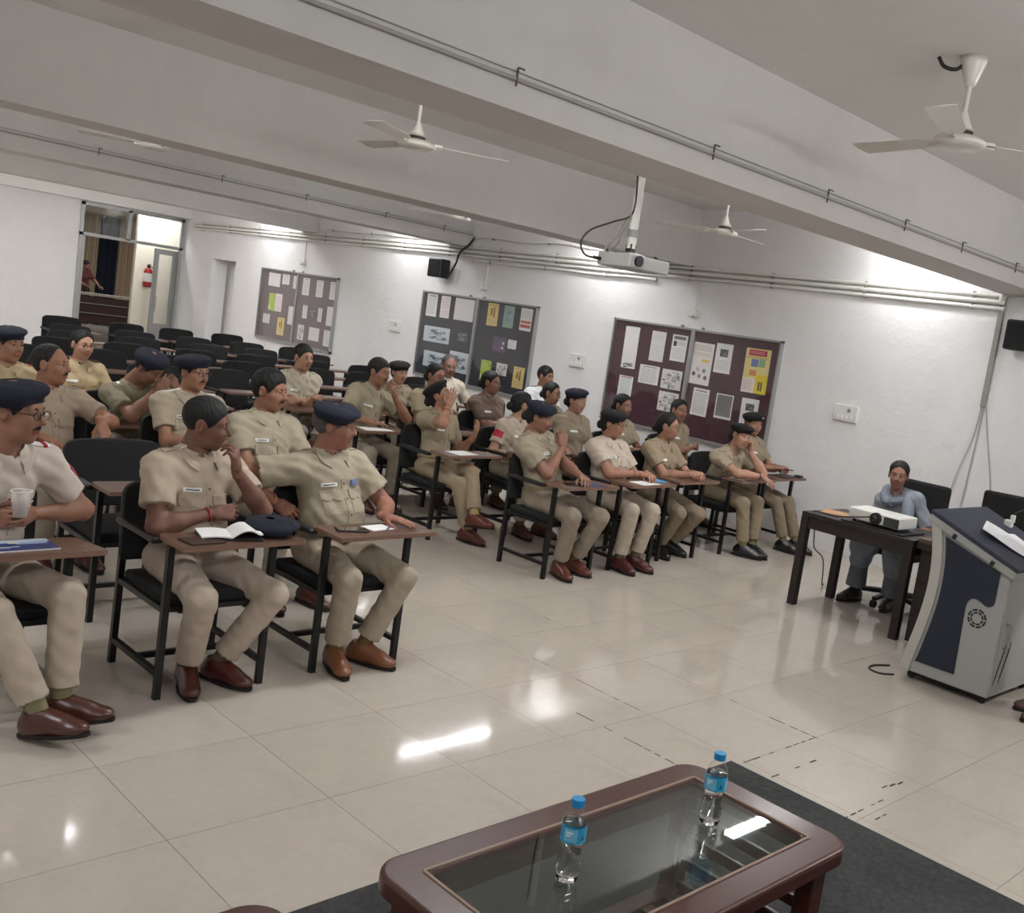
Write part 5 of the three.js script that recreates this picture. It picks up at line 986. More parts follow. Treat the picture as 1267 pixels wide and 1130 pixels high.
  // ---- collar: a turned-down band with two points in front
  if (!o.kurta) {
    const cu = skullBase.clone().sub(neck).normalize(), cl = left.clone().addScaledVector(cu, -left.dot(cu)).normalize(), cf = V(0, 0, 0).crossVectors(cl, cu);
    const pos = [], idx = [], nA = 28, nB = 5, c0 = neck.clone().addScaledVector(cu, 0.012);
    for (const lay of [0, 1]) for (let i = 0; i <= nA; i++) {
      const a = (i / nA - 0.5) * 2 * 2.72 + Math.PI, frontness = Math.pow(Math.abs(i / nA - 0.5) * 2, 3), open = 0.012 + 0.03 * frontness;
      for (let j = 0; j <= nB; j++) {
        const v = j / nB, rad = (W ? 0.060 : 0.068) + 0.024 * v + 0.010 * frontness * v - lay * 0.004, yy = 0.042 - 0.022 * frontness - v * (0.040 + open);
        const p = c0.clone().addScaledVector(cl, Math.sin(a) * rad * (1.02 + 0.05 * v)).addScaledVector(cf, Math.cos(a) * rad).addScaledVector(cu, yy - lay * 0.002);
        if (v > 0.5) { const d = base(p.x, p.y, p.z); if (d < 0.008) { const e = 0.004, gx = base(p.x + e, p.y, p.z) - base(p.x - e, p.y, p.z), gy = base(p.x, p.y + e, p.z) - base(p.x, p.y - e, p.z), gz = base(p.x, p.y, p.z + e) - base(p.x, p.y, p.z - e), L = Math.hypot(gx, gy, gz) || 1; const k = (0.009 - lay * 0.004 - d) / L; p.add(V(gx * k, gy * k, gz * k)); } }
        pos.push(p.x, p.y, p.z);
      }
    }
    const row = nB + 1, lay = (nA + 1) * row;
    for (let i = 0; i < nA; i++) for (let j = 0; j < nB; j++) { const a = i * row + j; idx.push(a, a + row, a + 1, a + 1, a + row, a + row + 1, lay + a, lay + a + 1, lay + a + row, lay + a + 1, lay + a + row + 1, lay + a + row); }
    for (let i = 0; i < nA; i++) for (const j of [0, nB]) { const a = i * row + j; idx.push(a, lay + a, a + row, a + row, lay + a, lay + a + row); }
    for (const i of [0, nA]) for (let j = 0; j < nB; j++) { const a = i * row + j; idx.push(a, a + 1, lay + a, a + 1, lay + a + 1, lay + a); }
    const g = new THREE.BufferGeometry(); g.setAttribute('position', new THREE.BufferAttribute(new Float32Array(pos), 3)); g.setIndex(idx); g.computeVertexNormals();
    metreUV(g); part(t, 'collar', g, cloth(sk));
  }
  // ---- what is sewn or pinned on
  const ff = (x, y, z) => base(x, y, z) + wr(x, y, z), back = fwd.clone().multiplyScalar(-1), down = up.clone().multiplyScalar(-1);
  if (!o.kurta) {
    part(t, 'placket', patch(ff, at(0.45).addScaledVector(fwd, 0.26), back, left, up, 0.03, 0.62 * neck.distanceTo(hip), 2, 18, 0.003), cloth(sk));
    if (near) for (let k = 0; k < 4; k++) part(t, 'button', patch(ff, at(0.2 + 0.17 * k).addScaledVector(fwd, 0.26), back, left, up, 0.009, 0.009, 2, 2, 0.0055), mat.deskTop);
    for (const m of [-1, 1]) {
      if (o.noPocket) break;
      const c = at(0.60).addScaledVector(left, m * 0.072 * sc).addScaledVector(fwd, 0.28);
      if (near) part(t, 'pocket', patch(ff, c.clone().addScaledVector(up, -0.045), back, left, up, 0.10, 0.11, 6, 6, 0.0028), cloth(sk));
      part(t, 'pocket_flap', patch(ff, c, back, left, up, 0.106, 0.04, 12, 3, 0.0085, (u, v, a, b) => [u, v - (1 - b) * (0.010 * Math.abs(Math.sin(a * Math.PI * 2)) + 0.004)]), cloth(sk));
    }
    if (o.plate !== false) {
      const c = at(0.705).addScaledVector(left, -0.078 * sc).addScaledVector(fwd, 0.28);
      const pl = part(t, 'name_plate', patch(ff, c, back, left, up, 0.075, 0.018, 6, 2, 0.007), plate);
      if (near) part(pl, 'lettering', patch(ff, c, back, left, up, 0.055, 0.005, 8, 1, 0.0078), plateInk);
    }
    if (o.ribbons) part(t, 'medal_ribbons', patch(ff, at(0.715).addScaledVector(left, 0.082).addScaledVector(fwd, 0.28), back, left, up, 0.07, 0.028, 6, 3, 0.007), M(0x66749a, 0.8));
    for (const s of ['R', 'L']) {
      const m = s === 'R' ? -1 : 1, c = neck.clone().lerp(S[s], 0.66).addScaledVector(up, 0.22), along = S[s].clone().sub(neck); along.addScaledVector(up, -along.dot(up)).normalize();
      const ep = part(t, 'shoulder_strap', patch(ff, c, down, along, V(0, 0, 0).crossVectors(up, along).normalize(), 0.115, 0.046, 8, 3, 0.007), o.strapMat ?? cloth(sk));
      if (o.stars && !o.far) for (const k of (o.stars === 1 ? [0.02] : [-0.025, 0.02])) part(ep, 'star', patch(ff, c.clone().addScaledVector(along, k), down, along, V(0, 0, 0).crossVectors(up, along).normalize(), 0.018, 0.018, 2, 2, 0.0105), badge);
      if (o.strapBand) part(ep, 'band', patch(ff, c.clone().addScaledVector(along, 0.035), down, along, V(0, 0, 0).crossVectors(up, along).normalize(), 0.016, 0.048, 2, 3, 0.0095), redMat);
    }
    if (o.armBadge) for (const s of [].concat(o.armBadge.side)) {
      const m = s === 'R' ? -1 : 1, a = arm[s], ax = a.e.clone().sub(a.s).normalize(), outw = left.clone().multiplyScalar(m); outw.addScaledVector(ax, -outw.dot(ax)).normalize(); outw.addScaledVector(fwd, 0.35).addScaledVector(ax, -outw.dot(ax)).normalize();
      part(t, 'arm_badge', patch(ff, a.s.clone().lerp(a.e, 0.36).addScaledVector(outw, 0.2), outw.clone().negate(), V(0, 0, 0).crossVectors(ax, outw).normalize(), ax, o.armBadge.w, o.armBadge.h, 8, 4, 0.004), M(o.armBadge.color, 0.8), o.armBadge.label);
    }
    if (o.belt) {
      const bc = hip.clone().add(V(0, 0.085, 0)), bf = (x, y, z) => Math.max(base(x, y, z) - 0.010, Math.abs((x - bc.x) * up.x + (y - bc.y) * up.y + (z - bc.z) * up.z) - 0.02, -(base(x, y, z) + 0.004));
      const b2 = bounds([bc], 0.24); part(t, 'belt', march(bf, V(b2.min.x, bc.y - 0.09, b2.min.z), V(b2.max.x, bc.y + 0.09, b2.max.z), 0.008), M(o.belt, 0.6));
    }
  }
  // ---- head dress, hair, face
  const on = (name, g, m, label) => part(t, name, g.clone().applyMatrix4(hm), m, label);
  const hair = o.greyHair ? greyHair : hairMat;
  if (o.hair) on('hair', hairGeo[o.hair + (o.beret ? '_under' : '')], hair);
  if (o.beret) {
    const q = new THREE.Matrix4().makeRotationX((o.beretTip ?? 0) * D), b = on('beret', beretGeo[o.flop === -1 ? 1 : 0].clone().applyMatrix4(q), o.beret === 'black' ? beretBlack : beretNavy);
    if (o.hatBadge) { const g = new THREE.CylinderGeometry(0.012, 0.012, 0.006, 14); g.rotateX(Math.PI / 2 - 0.2); g.translate(0.03, 0.082, 0.104); part(b, 'cap_badge', g.applyMatrix4(hm), badge); }
  }
  eyesGeo.forEach((g) => on('eye', g, eyeMat));
  browGeo.forEach((g) => on('eyebrow', g, hair));
  if (o.moustache) on('moustache', moustacheGeo, hair);
  if (o.glasses) { const g = on('spectacles', glassesGeo, rimMat); for (const l of lensGeo) part(g, 'lens', l.clone().applyMatrix4(hm), lensMat); }
  for (const w of o.wrist ?? []) {                        // thread or bangle round a wrist
    const a = arm[w.side], p = a.e.clone().lerp(a.w, w.t ?? 0.9), g = new THREE.TorusGeometry(w.r ?? 0.031, w.thick ?? 0.0035, 6, 24);
    g.applyQuaternion(new THREE.Quaternion().setFromUnitVectors(V(0, 0, 1), a.w.clone().sub(a.e).normalize())); g.translate(p.x, p.y, p.z);
    part(t, w.name ?? 'wrist_thread', g, w.mat ?? redMat);
  }
  t.traverse((m) => { if (m.isMesh) m.castShadow = m.receiveShadow = true; });
  return { t, arm, leg, S, neck, head, hm };
}
// ---------------------------------------------------------------- the seated officers, their chairs, and the others
const KH = { a: 0xcfc2b6, b: 0xbcac99, c: 0xa89d88, d: 0xb0a38e, e: 0x8a816b, f: 0xb5a17e, g: 0xa08f7c, h: 0x776359 };
const lap = { R: { wrist: [-0.13, 0.63, 0.14], f: [0.3, -0.1, 0.9] }, L: { wrist: [0.13, 0.63, 0.14], f: [-0.3, -0.1, 0.9] } };
const onPad = { R: { wrist: [-0.03, 0.745, 0.17], f: [0.8, -0.05, 0.5], hand: 'relaxed' }, L: { wrist: [0.16, 0.745, 0.17], f: [-0.7, -0.05, 0.6], hand: 'relaxed' } };
const crossed = { R: { wrist: [0.09, 0.79, 0.12], f: [0.85, -0.05, -0.25], n: [0, -0.2, -1], hand: 'clasp' }, L: { wrist: [-0.08, 0.76, 0.14], f: [-0.85, -0.05, -0.25], n: [0, -0.2, -1], hand: 'clasp' } };
const seatOf = {};
function officer(key, cx, cz, head, chairLabel, o) {
  chair(cx, cz, o.chairTurn ?? 0, chairLabel);
  const local = [head[0] - cx, head[1], head[2] - cz];
  seatOf[key] = person({ at: [cx, 0, cz], head: local, group: 'seated officers', ...o });
}
// front row by the camera
officer('cup', 1.265, -4.375, [1.32, 1.20, -4.28], 'black tablet chair of the bereted man holding a plastic cup', {
  label: 'man in light khaki uniform and navy beret, glasses and moustache, hands clasped round a cup', lod: 0, skin: 0x9a6b52, shirt: KH.a, trousers: 0xb6a898, look: [42, 4, 0], twist: 14, hair: 'short', beret: 'navy', beretTip: -6, glasses: true, moustache: true, strapMat: plate, strapBand: true, armBadge: { side: ['L', 'R'], w: 0.05, h: 0.045, color: 0xa03a44, label: 'small red and white sleeve badge' },
  arms: { R: { wrist: [-0.02, 0.785, 0.07], f: [0.55, 0.05, 0.8], n: [0.85, 0.1, -0.5], hand: 'clasp', pole: [-0.7, -0.6, -0.1] }, L: { wrist: [0.15, 0.785, 0.05], f: [-0.55, 0.05, 0.8], n: [-0.85, 0.1, -0.5], hand: 'clasp', pole: [0.8, -0.6, -0.2] } },
  legs: { R: { ankle: [0.10, 0.11, 0.46], yaw: 35, pitch: -12, roll: 0, pole: [-0.15, 0.6, 0.8] }, L: { ankle: [0.20, 0.115, 0.38], yaw: 50, pitch: -8, pole: [0.3, 0.6, 0.8] } }, socks: 0x8d8560, shoes: 0x4b2318, stars: 0 });
officer('chin', 2.135, -4.375, [2.16, 1.155, -4.46], 'black tablet chair of the bareheaded man with a notebook', {
  label: 'bareheaded man in khaki uniform resting his chin on his hand, red thread on his wrist', lod: 0, skin: 0x774a39, shirt: KH.b, trousers: 0xbaab9b, look: [50, 10, 6], twist: 12, fat: 1.1, hair: 'cropped', stars: 2,
  arms: { R: { wrist: [0.02, 0.765, 0.055], f: [0.95, 0.12, 0.25], n: [0, -0.5, -0.85], hand: 'fist', pole: [-1, -0.35, 0.05] }, L: { wrist: [0.125, 0.955, 0.045], f: [-0.2, 0.9, 0.05], n: [-0.75, 0.25, -0.6], hand: 'clasp', pole: [0.6, -0.8, 0.35] } },
  legs: { R: { ankle: [-0.07, 0.09, 0.16], yaw: -16, pole: [-0.12, 0.5, 0.85] }, L: { ankle: [0.08, 0.09, 0.15], yaw: 22, pole: [0.45, 0.5, 0.8] } }, shoes: 0x4a1d16, wrist: [{ side: 'R', t: 0.93 }] });
officer('elder', 2.895, -4.40, [2.885, 1.15, -4.56], 'black tablet chair of the stout man in a navy beret', {
  label: 'stout older man in khaki and navy beret, one arm akimbo, one hand flat', lod: 0, skin: 0x9d664f, shirt: KH.c, trousers: 0xac9e8c, look: [46, 2, 0], twist: 8, fat: 1.22, hair: 'short', greyHair: true, beret: 'navy', flop: 1, beretTip: 4, ribbons: true, stars: 0,
  shrug: { R: [-0.02, 0.0, 0.0] },
  arms: { R: { wrist: [-0.275, 0.745, -0.19], f: [0.5, -0.35, 0.75], n: [0.6, -0.6, -0.3], hand: 'fist', pole: [-1, 0.25, -0.25] }, L: { wrist: [0.155, 0.735, 0.13], f: [0.55, -0.06, 0.8], n: [0, -1, -0.05], hand: 'flat', pole: [0.75, -0.4, -0.3] } },
  legs: { R: { ankle: [-0.11, 0.09, 0.23], yaw: -12, pole: [-0.15, 0.5, 0.85] }, L: { ankle: [0.06, 0.09, 0.22], yaw: 26, pole: [0.35, 0.5, 0.85] } }, shoes: 0x7a4a2c, socks: 0x85643f, wrist: [{ side: 'R', t: 0.88, mat: M(0xc9744f, 0.7) }] });
// second to fifth rows behind them
chair(2.24, -5.435, 0, 'empty black tablet chair right behind the bareheaded man with the notebook');
officer('row2', 3.08, -5.435, [3.1, 1.18, -5.64], 'black tablet chair of the moustached man behind the stout officer', {
  label: 'bareheaded man with thick moustache in khaki uniform, sitting behind the stout officer', lod: 0, skin: 0x9c6a50, shirt: KH.c, look: [30, 4, 0], twist: 5, hair: 'full', moustache: true, stars: 2, arms: onPad });
officer('row3a', 2.2, -6.445, [2.2, 1.137, -6.6], 'black tablet chair of the moustached man with receding hair', {
  label: 'moustached man with receding black hair in khaki uniform, hand drooping over the pad', lod: 0, skin: 0xa06c50, shirt: KH.g, look: [44, -2, 0], twist: 6, hair: 'receding', moustache: true, stars: 2,
  arms: { R: { wrist: [-0.12, 0.75, 0.12], f: [0.6, -0.2, 0.7] }, L: { wrist: [0.16, 0.86, 0.24], f: [0.25, -0.85, 0.4], n: [-0.2, -0.3, -0.9], hand: 'relaxed', pole: [0.8, -0.3, -0.2] } } });
officer('row3b', 3.05, -6.445, [3.07, 1.155, -6.6], 'black tablet chair of the upright bereted man wearing glasses', {
  label: 'man in khaki uniform, navy beret, glasses and small moustache, sitting upright behind an empty chair', lod: 0, skin: 0xab7a5e, shirt: KH.d, look: [18, 0, 0], hair: 'short', beret: 'navy', glasses: true, moustache: true, strapMat: plate, arms: onPad });
officer('row4a', 2.26, -7.495, [2.26, 1.147, -7.6], 'black tablet chair of the bereted man in yellowish khaki', {
  label: 'man in yellowish khaki uniform and navy beret, behind the man with receding hair', lod: 1, skin: 0xa87a5e, shirt: KH.f, look: [22, 2, 0], hair: 'short', beret: 'navy', strapBand: true, arms: onPad });
officer('row4b', 3.05, -7.495, [3.05, 1.095, -7.25], 'black tablet chair of the man bowed over his hands', {
  label: 'man in olive khaki and navy beret bowed forward with both hands at his mouth', lod: 1, skin: 0x8f6048, shirt: KH.e, look: [30, 34, 0], twist: 10, hair: 'short', beret: 'navy', beretTip: -8, stars: 1,
  arms: { R: { wrist: [0.02, 0.955, 0.36], f: [0.5, 0.65, 0.1], n: [0.1, -0.2, -0.9], hand: 'clasp', pole: [-0.5, -0.8, 0.3] }, L: { wrist: [0.17, 0.95, 0.34], f: [-0.4, 0.7, 0.2], n: [-0.3, -0.2, -0.9], hand: 'clasp', pole: [0.6, -0.8, 0.3] } }, wrist: [{ side: 'R', t: 0.88, mat: M(0xb06a45, 0.7) }] });
officer('row5', 3.08, -8.545, [3.08, 1.097, -8.6], 'black tablet chair of the woman wearing glasses in the last occupied row', {
  label: 'woman in yellowish khaki with glasses and dark tied hair, before the empty black chairs', lod: 1, woman: true, skin: 0xc39379, shirt: KH.f, look: [12, 4, 0], hair: 'women', glasses: true, strapMat: cloth(0x4b2a2a), arms: onPad });

// block by the notice boards: front row
officer('r1a', 5.345, -5.39, [5.27, 1.125, -5.58], 'black tablet chair at the aisle end of the women\'s front row', {
  label: 'bereted officer in khaki resting chin on fist, at the aisle end of front row', lod: 0, woman: true, scale: 1.0, fat: 1.12, skin: 0x9a6a54, shirt: 0xa09480, trousers: 0x928575, look: [30, 12, 0], twist: 14, hair: 'women', beret: 'navy', belt: 0x8d7f62,
  arms: { R: { wrist: [0.02, 0.93, 0.0], f: [-0.05, 0.9, -0.15], n: [0.35, 0.1, -0.9], hand: 'fist', pole: [-0.35, -0.8, 0.3] }, L: { wrist: [0.05, 0.745, 0.22], f: [-0.5, 0, 0.8], hand: 'relaxed' } },
  legs: { R: { ankle: [-0.06, 0.09, 0.22], yaw: -14 }, L: { ankle: [0.14, 0.09, 0.16], yaw: 6, pole: [0.3, 0.5, 0.85] } }, shoes: 0x5a2a1e });
officer('r1b', 6.09, -5.44, [6.11, 1.1, -5.60], 'black tablet chair with a blue folder on its pad', {
  label: 'smiling woman in pale khaki, black beret and glasses, forearms on a pad with blue folder', lod: 0, woman: true, scale: 0.98, fat: 1.1, skin: 0xb27f66, shirt: 0xc4b6a6, trousers: 0xb5a695, look: [18, 4, 0], hair: 'women', beret: 'black', glasses: true, belt: 0xb09a75,
  arms: { R: { wrist: [0.06, 0.75, 0.15], f: [0.85, -0.05, 0.5], hand: 'relaxed', pole: [-0.9, -0.5, 0] }, L: { wrist: [0.16, 0.75, 0.16], f: [-0.4, -0.1, 0.9], hand: 'relaxed' } },
  legs: { R: { ankle: [-0.15, 0.09, 0.27], yaw: -4 }, L: { ankle: [0.03, 0.09, 0.27], yaw: 8 } }, shoes: 0x4a1b1a, wrist: [{ side: 'R', t: 0.85, name: 'bangle', mat: M(0x9a5f3a, 0.4) }] });
officer('r1c', 6.805, -5.55, [6.83, 1.1, -5.62], 'black tablet chair of the bareheaded woman in black shoes', {
  label: 'bareheaded woman in khaki with glasses and a hair bun, hands joined past the pad', lod: 1, woman: true, scale: 0.97, skin: 0xb07f66, shirt: 0x9b8a73, trousers: 0x8b7c67, look: [24, 2, 0], hair: 'women', glasses: true,
  arms: { R: { wrist: [0.02, 0.745, 0.27], f: [0.7, -0.1, 0.7], n: [0.7, -0.4, -0.4], hand: 'clasp' }, L: { wrist: [0.15, 0.745, 0.27], f: [-0.7, -0.1, 0.7], n: [-0.7, -0.4, -0.4], hand: 'clasp' } },
  legs: { R: { ankle: [-0.07, 0.09, 0.10], yaw: -15 }, L: { ankle: [0.14, 0.09, 0.06], yaw: 2 } }, shoes: 0x121214, socks: 0x1a1a1a });
officer('r1d', 7.71, -5.575, [7.62, 1.08, -5.41], 'black tablet chair of the leaning woman in a black beret', {
  label: 'woman in khaki and black beret leaning forward, cheek on her hand', lod: 1, woman: true, scale: 0.97, skin: 0xc09078, shirt: 0xa79982, trousers: 0x96866e, look: [-14, 6, -12], twist: -8, hair: 'women', beret: 'black',
  arms: { R: { wrist: [-0.02, 0.755, 0.42], f: [0.25, -0.35, 0.9], n: [0, -0.9, -0.3], hand: 'relaxed', pole: [-0.9, -0.3, 0] }, L: { wrist: [0.03, 0.945, 0.215], f: [-0.15, 0.95, -0.1], n: [-0.9, 0.1, -0.3], hand: 'clasp', pole: [0.5, -0.8, 0.35] } },
  legs: { R: { ankle: [-0.05, 0.09, 0.36], yaw: 20 }, L: { ankle: [0.10, 0.09, 0.36], yaw: -6 } }, shoes: 0x111113, socks: 0x8f8a55, wrist: [{ side: 'R', t: 0.9, name: 'bangle', mat: M(0x5a2a22, 0.5) }] });
officer('r1e', 8.37, -5.66, [8.38, 1.15, -5.82], 'black tablet chair nearest the plain wall, end of the front row', {
  label: 'woman in khaki and black beret with a phone, at wall end of front row', lod: 1, woman: true, skin: 0xa9785e, shirt: 0x9b8c76, trousers: 0x897965, look: [-24, 2, 0], hair: 'women', beret: 'black', hatBadge: true,
  arms: { R: { wrist: [0.0, 0.77, 0.16], f: [0.6, 0.1, 0.7], hand: 'clasp' }, L: { wrist: [0.15, 0.77, 0.17], f: [-0.6, 0.1, 0.7], hand: 'clasp' } },
  legs: { R: { ankle: [0.0, 0.09, 0.42], yaw: 10 }, L: { ankle: [0.16, 0.09, 0.45], yaw: 5 } }, shoes: 0x111113, socks: 0x85734f });
// second row
officer('r2a', 5.185, -6.565, [5.2, 1.105, -6.73], 'black tablet chair with white papers on its pad, at the aisle', {
  label: 'woman in khaki with crossed legs looking up, her hand covering her face', lod: 1, woman: true, skin: 0xb58468, shirt: 0x9d9077, trousers: 0xa19177, look: [34, -22, 0], twist: 8, hair: 'women', beret: 'black', beretTip: -14, belt: 0x94855f,
  arms: { R: { wrist: [0.0, 1.03, -0.02], f: [0.3, 0.9, 0.05], n: [0.1, 0.1, -0.95], hand: 'flat', pole: [-0.7, -0.6, 0.4] }, L: { wrist: [0.24, 0.80, 0.06], f: [0.05, 0.9, 0.4], n: [-0.6, 0.2, -0.7], hand: 'relaxed', pole: [0.3, -0.9, -0.1] } },
  legs: { R: { ankle: [0.05, 0.09, 0.37], yaw: 12 }, L: { ankle: [-0.03, 0.25, 0.53], yaw: 10, pitch: -8, pole: [0.15, 0.9, 0.5] } }, shoes: 0x5a2618, socks: 0xb09a68, wrist: [{ side: 'R', t: 0.72, name: 'bangle', mat: M(0x7a4a30, 0.4) }] });
officer('r2b', 5.98, -6.565, [6.05, 1.08, -6.65], 'black tablet chair of the woman with the red armband', {
  label: 'woman in khaki with a red armband, face turned away to the lectern', lod: 1, woman: true, skin: 0xb58a70, shirt: 0xbcae9c, look: [66, 6, 0], twist: 10, hair: 'women', armBadge: { side: 'R', w: 0.085, h: 0.06, color: 0xb02a3c, label: 'crimson cloth armband' }, arms: lap });
officer('r2c', 6.75, -6.565, [6.77, 1.15, -6.71], 'black tablet chair of the upright woman in a navy beret', {
  label: 'woman sitting very upright in brownish khaki, light belt and navy beret', lod: 1, woman: true, skin: 0xb98c74, shirt: 0x968774, look: [8, 2, 0], hair: 'women', beret: 'navy', belt: 0xb49c78, arms: lap });
officer('r2d', 7.42, -6.6, [7.45, 1.13, -6.74], 'black tablet chair half hidden behind the woman with the blue folder', {
  label: 'bareheaded woman in khaki half hidden behind the smiling woman in glasses', lod: 2, woman: true, skin: 0x94674f, shirt: 0xa79982, look: [2, 4, 0], hair: 'women', arms: onPad });
officer('r2e', 8.26, -6.6, [8.28, 1.13, -6.7], 'black tablet chair in front of the maroon board divider', {
  label: 'bareheaded woman in khaki with forearms folded on the pad, before the maroon board', lod: 2, woman: true, skin: 0xa67a60, shirt: 0xa7967f, look: [-16, 2, 0], hair: 'women', arms: crossed });
// third row
officer('r3a', 5.13, -7.645, [5.25, 1.165, -7.7], 'black tablet chair with a writing sheet, at the aisle behind the woman looking up', {
  label: 'young moustached man in khaki, fingers at his chin, other hand on the pad', lod: 1, skin: 0x9a6b50, shirt: 0xa79c84, look: [16, 4, 0], twist: 8, hair: 'short', moustache: true,
  arms: { R: { wrist: [-0.02, 0.745, 0.15], f: [0.9, -0.05, 0.35], hand: 'relaxed', pole: [-0.9, -0.4, 0] }, L: { wrist: [0.22, 0.965, 0.09], f: [-0.3, 0.85, 0.0], n: [-0.5, 0.1, -0.8], hand: 'chin', pole: [0.7, -0.8, 0.3] } } });
officer('r3b', 5.92, -7.65, [5.95, 1.17, -7.8], 'black tablet chair of the woman in glasses behind the woman looking up', {
  label: 'bareheaded woman in khaki and glasses, partly hidden behind the woman looking up', lod: 2, woman: true, skin: 0xa2765e, shirt: 0xab9f87, look: [8, 6, 0], hair: 'women', glasses: true, strapMat: cloth(0x4d4a30), arms: lap });
officer('r3c', 6.62, -7.65, [6.63, 1.15, -7.79], 'black tablet chair of the woman in dark brown uniform', {
  label: 'bareheaded woman in dark brown uniform shirt, before the navy notice board', lod: 1, woman: true, skin: 0x8c5f49, shirt: KH.h, trousers: 0x6d5b50, look: [22, 2, 0], hair: 'women', arms: crossed });
officer('r3d', 7.4, -7.65, [7.42, 1.1, -7.73], 'black tablet chair behind the upright woman in a navy beret', {
  label: 'bareheaded woman with hair bun in khaki, sitting below the man in white', lod: 2, woman: true, skin: 0x9d7058, shirt: 0x9b8c76, look: [16, 2, 0], hair: 'women', arms: lap });
// fourth row
officer('r4a', 5.08, -8.7, [5.09, 1.15, -8.72], 'black tablet chair of the man with folded arms', {
  label: 'bareheaded man in pale khaki with folded arms and crossed legs, in the last occupied row', lod: 1, skin: 0xb08268, shirt: 0xbdb3a0, look: [6, 2, 0], hair: 'short', stars: 1, arms: crossed, legs: { R: { ankle: [-0.12, 0.09, 0.28] }, L: { ankle: [-0.05, 0.42, 0.42], yaw: -30, pole: [0.6, 0.8, 0.4] } } });
officer('r4b', 6.16, -8.7, [6.18, 1.095, -8.7], 'black tablet chair of the bereted woman beside the young moustached man', {
  label: 'woman in khaki and black beret just behind the young moustached man', lod: 2, woman: true, skin: 0xc4977d, shirt: 0x8f816b, look: [-4, 6, 0], hair: 'women', beret: 'black', arms: lap });
officer('r4c', 6.93, -8.75, [6.95, 1.195, -8.9], 'black tablet chair of the grey-haired man by the navy board', {
  label: 'older grey-haired man in pale khaki resting an arm along the next chair', lod: 1, skin: 0x8d6450, shirt: 0xc4b9aa, look: [-20, 10, 0], hair: 'receding', greyHair: true, stars: 1,
  arms: { R: { wrist: [-0.12, 0.75, 0.1], f: [0.6, -0.1, 0.7] }, L: { wrist: [0.48, 0.92, 0.0], f: [0.8, -0.3, 0.3], hand: 'relaxed', pole: [0.2, -0.9, -0.3] } } });
chair(7.64, -8.75, 0, 'black tablet chair the grey-haired man rests his arm on');
officer('r4d', 8.37, -8.75, [8.4, 1.18, -8.9], 'black tablet chair of the young man in a white shirt', {
  label: 'young bareheaded man in white uniform shirt with black shoulder straps by the navy board', lod: 1, skin: 0x8c6049, shirt: 0xe6e7ea, trousers: 0x23242a, look: [8, 4, 0], hair: 'short', strapMat: mat.black, plate: false, arms: lap });

// empty chairs filling the rear of the hall
{
  const rows = [[-8.6, [3.95]], [-9.7, [2.6, 3.4, 4.2, 5.0, 5.8, 6.6, 7.4]], [-10.75, [3.3, 4.1, 4.9, 5.7, 6.5, 7.3, 8.1]], [-11.8, [4.0, 4.8, 5.6, 6.4, 7.2, 8.0]], [-12.85, [4.6, 5.4, 6.2, 7.0, 7.8]], [-13.9, [4.95, 5.7, 6.5, 7.3, 8.1]], [-15.4, [5.3, 6.2, 6.95, 7.75]]];
  const said = ['just behind the last seated officers', 'in the first wholly empty row', 'in the second wholly empty row', 'in the third wholly empty row', 'in the fourth wholly empty row', 'in the fifth wholly empty row', 'in the last row, nearest the glazed door'];
  rows.forEach(([z, xs], r) => xs.forEach((x) => chair(x + rr(-0.05, 0.05), z + rr(-0.06, 0.06), rr(-0.10, 0.10), 'empty black tablet chair ' + said[r], 'empty chairs, row ' + (r + 1))));
}

// operator in grey at the work table
{
  const at = [7.68, 0, -3.72];
  const p = person({ at, turn: -Math.PI / 2, head: [-0.09, 1.05, 0.08], skirt: true, label: 'woman in grey kurta and shawl sitting behind the projector table', lod: 0, woman: true, scale: 0.96, skin: 0x9a6b56, shirt: 0x8b919a, trousers: 0x6f747c, kurta: true, long: false, sleeve: 0.9, loose: 1.5, hem: 0.9, look: [24, 4, 0], hair: 'women', shoes: 0x1a1a1c, socks: 0x9a6b56, plate: false,
    arms: { R: { wrist: [-0.12, 0.62, 0.22], f: [0.4, -0.3, 0.8] }, L: { wrist: [0.16, 0.60, 0.22], f: [-0.3, -0.3, 0.9] } }, legs: { R: { ankle: [-0.18, 0.09, 0.28], yaw: -10 }, L: { ankle: [0.10, 0.09, 0.20], yaw: 10 } } });
  // shawl round the neck and shoulders
  const n = p.neck, loop = [];
  for (let i = 0; i <= 24; i++) { const a = i / 24 * Math.PI * 2; loop.push([n.x + Math.sin(a) * (0.105), n.y + 0.012 - 0.075 * Math.max(0, Math.cos(a)) + 0.01 * Math.sin(a * 3), n.z + 0.005 + Math.cos(a) * 0.09]); }
  const g = new THREE.TubeGeometry(new THREE.CatmullRomCurve3(loop.map((q) => V(...q)), true), 60, 0.036, 10, true); const q = g.attributes.position; for (let i = 0; i < q.count; i++) q.setY(i, q.getY(i) + 0.006 * Math.sin(i * 1.7)); g.computeVertexNormals();
  part(p.t, 'shawl', metreUV(g), cloth(0x848c98), 'grey shawl wound round the neck');
  const fall = new THREE.TubeGeometry(new THREE.CatmullRomCurve3([V(n.x + 0.10, n.y - 0.01, n.z + 0.03), V(n.x + 0.16, n.y - 0.12, n.z + 0.10), V(n.x + 0.17, n.y - 0.28, n.z + 0.13), V(n.x + 0.17, n.y - 0.40, n.z + 0.16)]), 30, 0.05, 10, false); fall.scale(1, 1, 1); part(p.t, 'shawl_end', metreUV(fall), cloth(0x848c98));
}
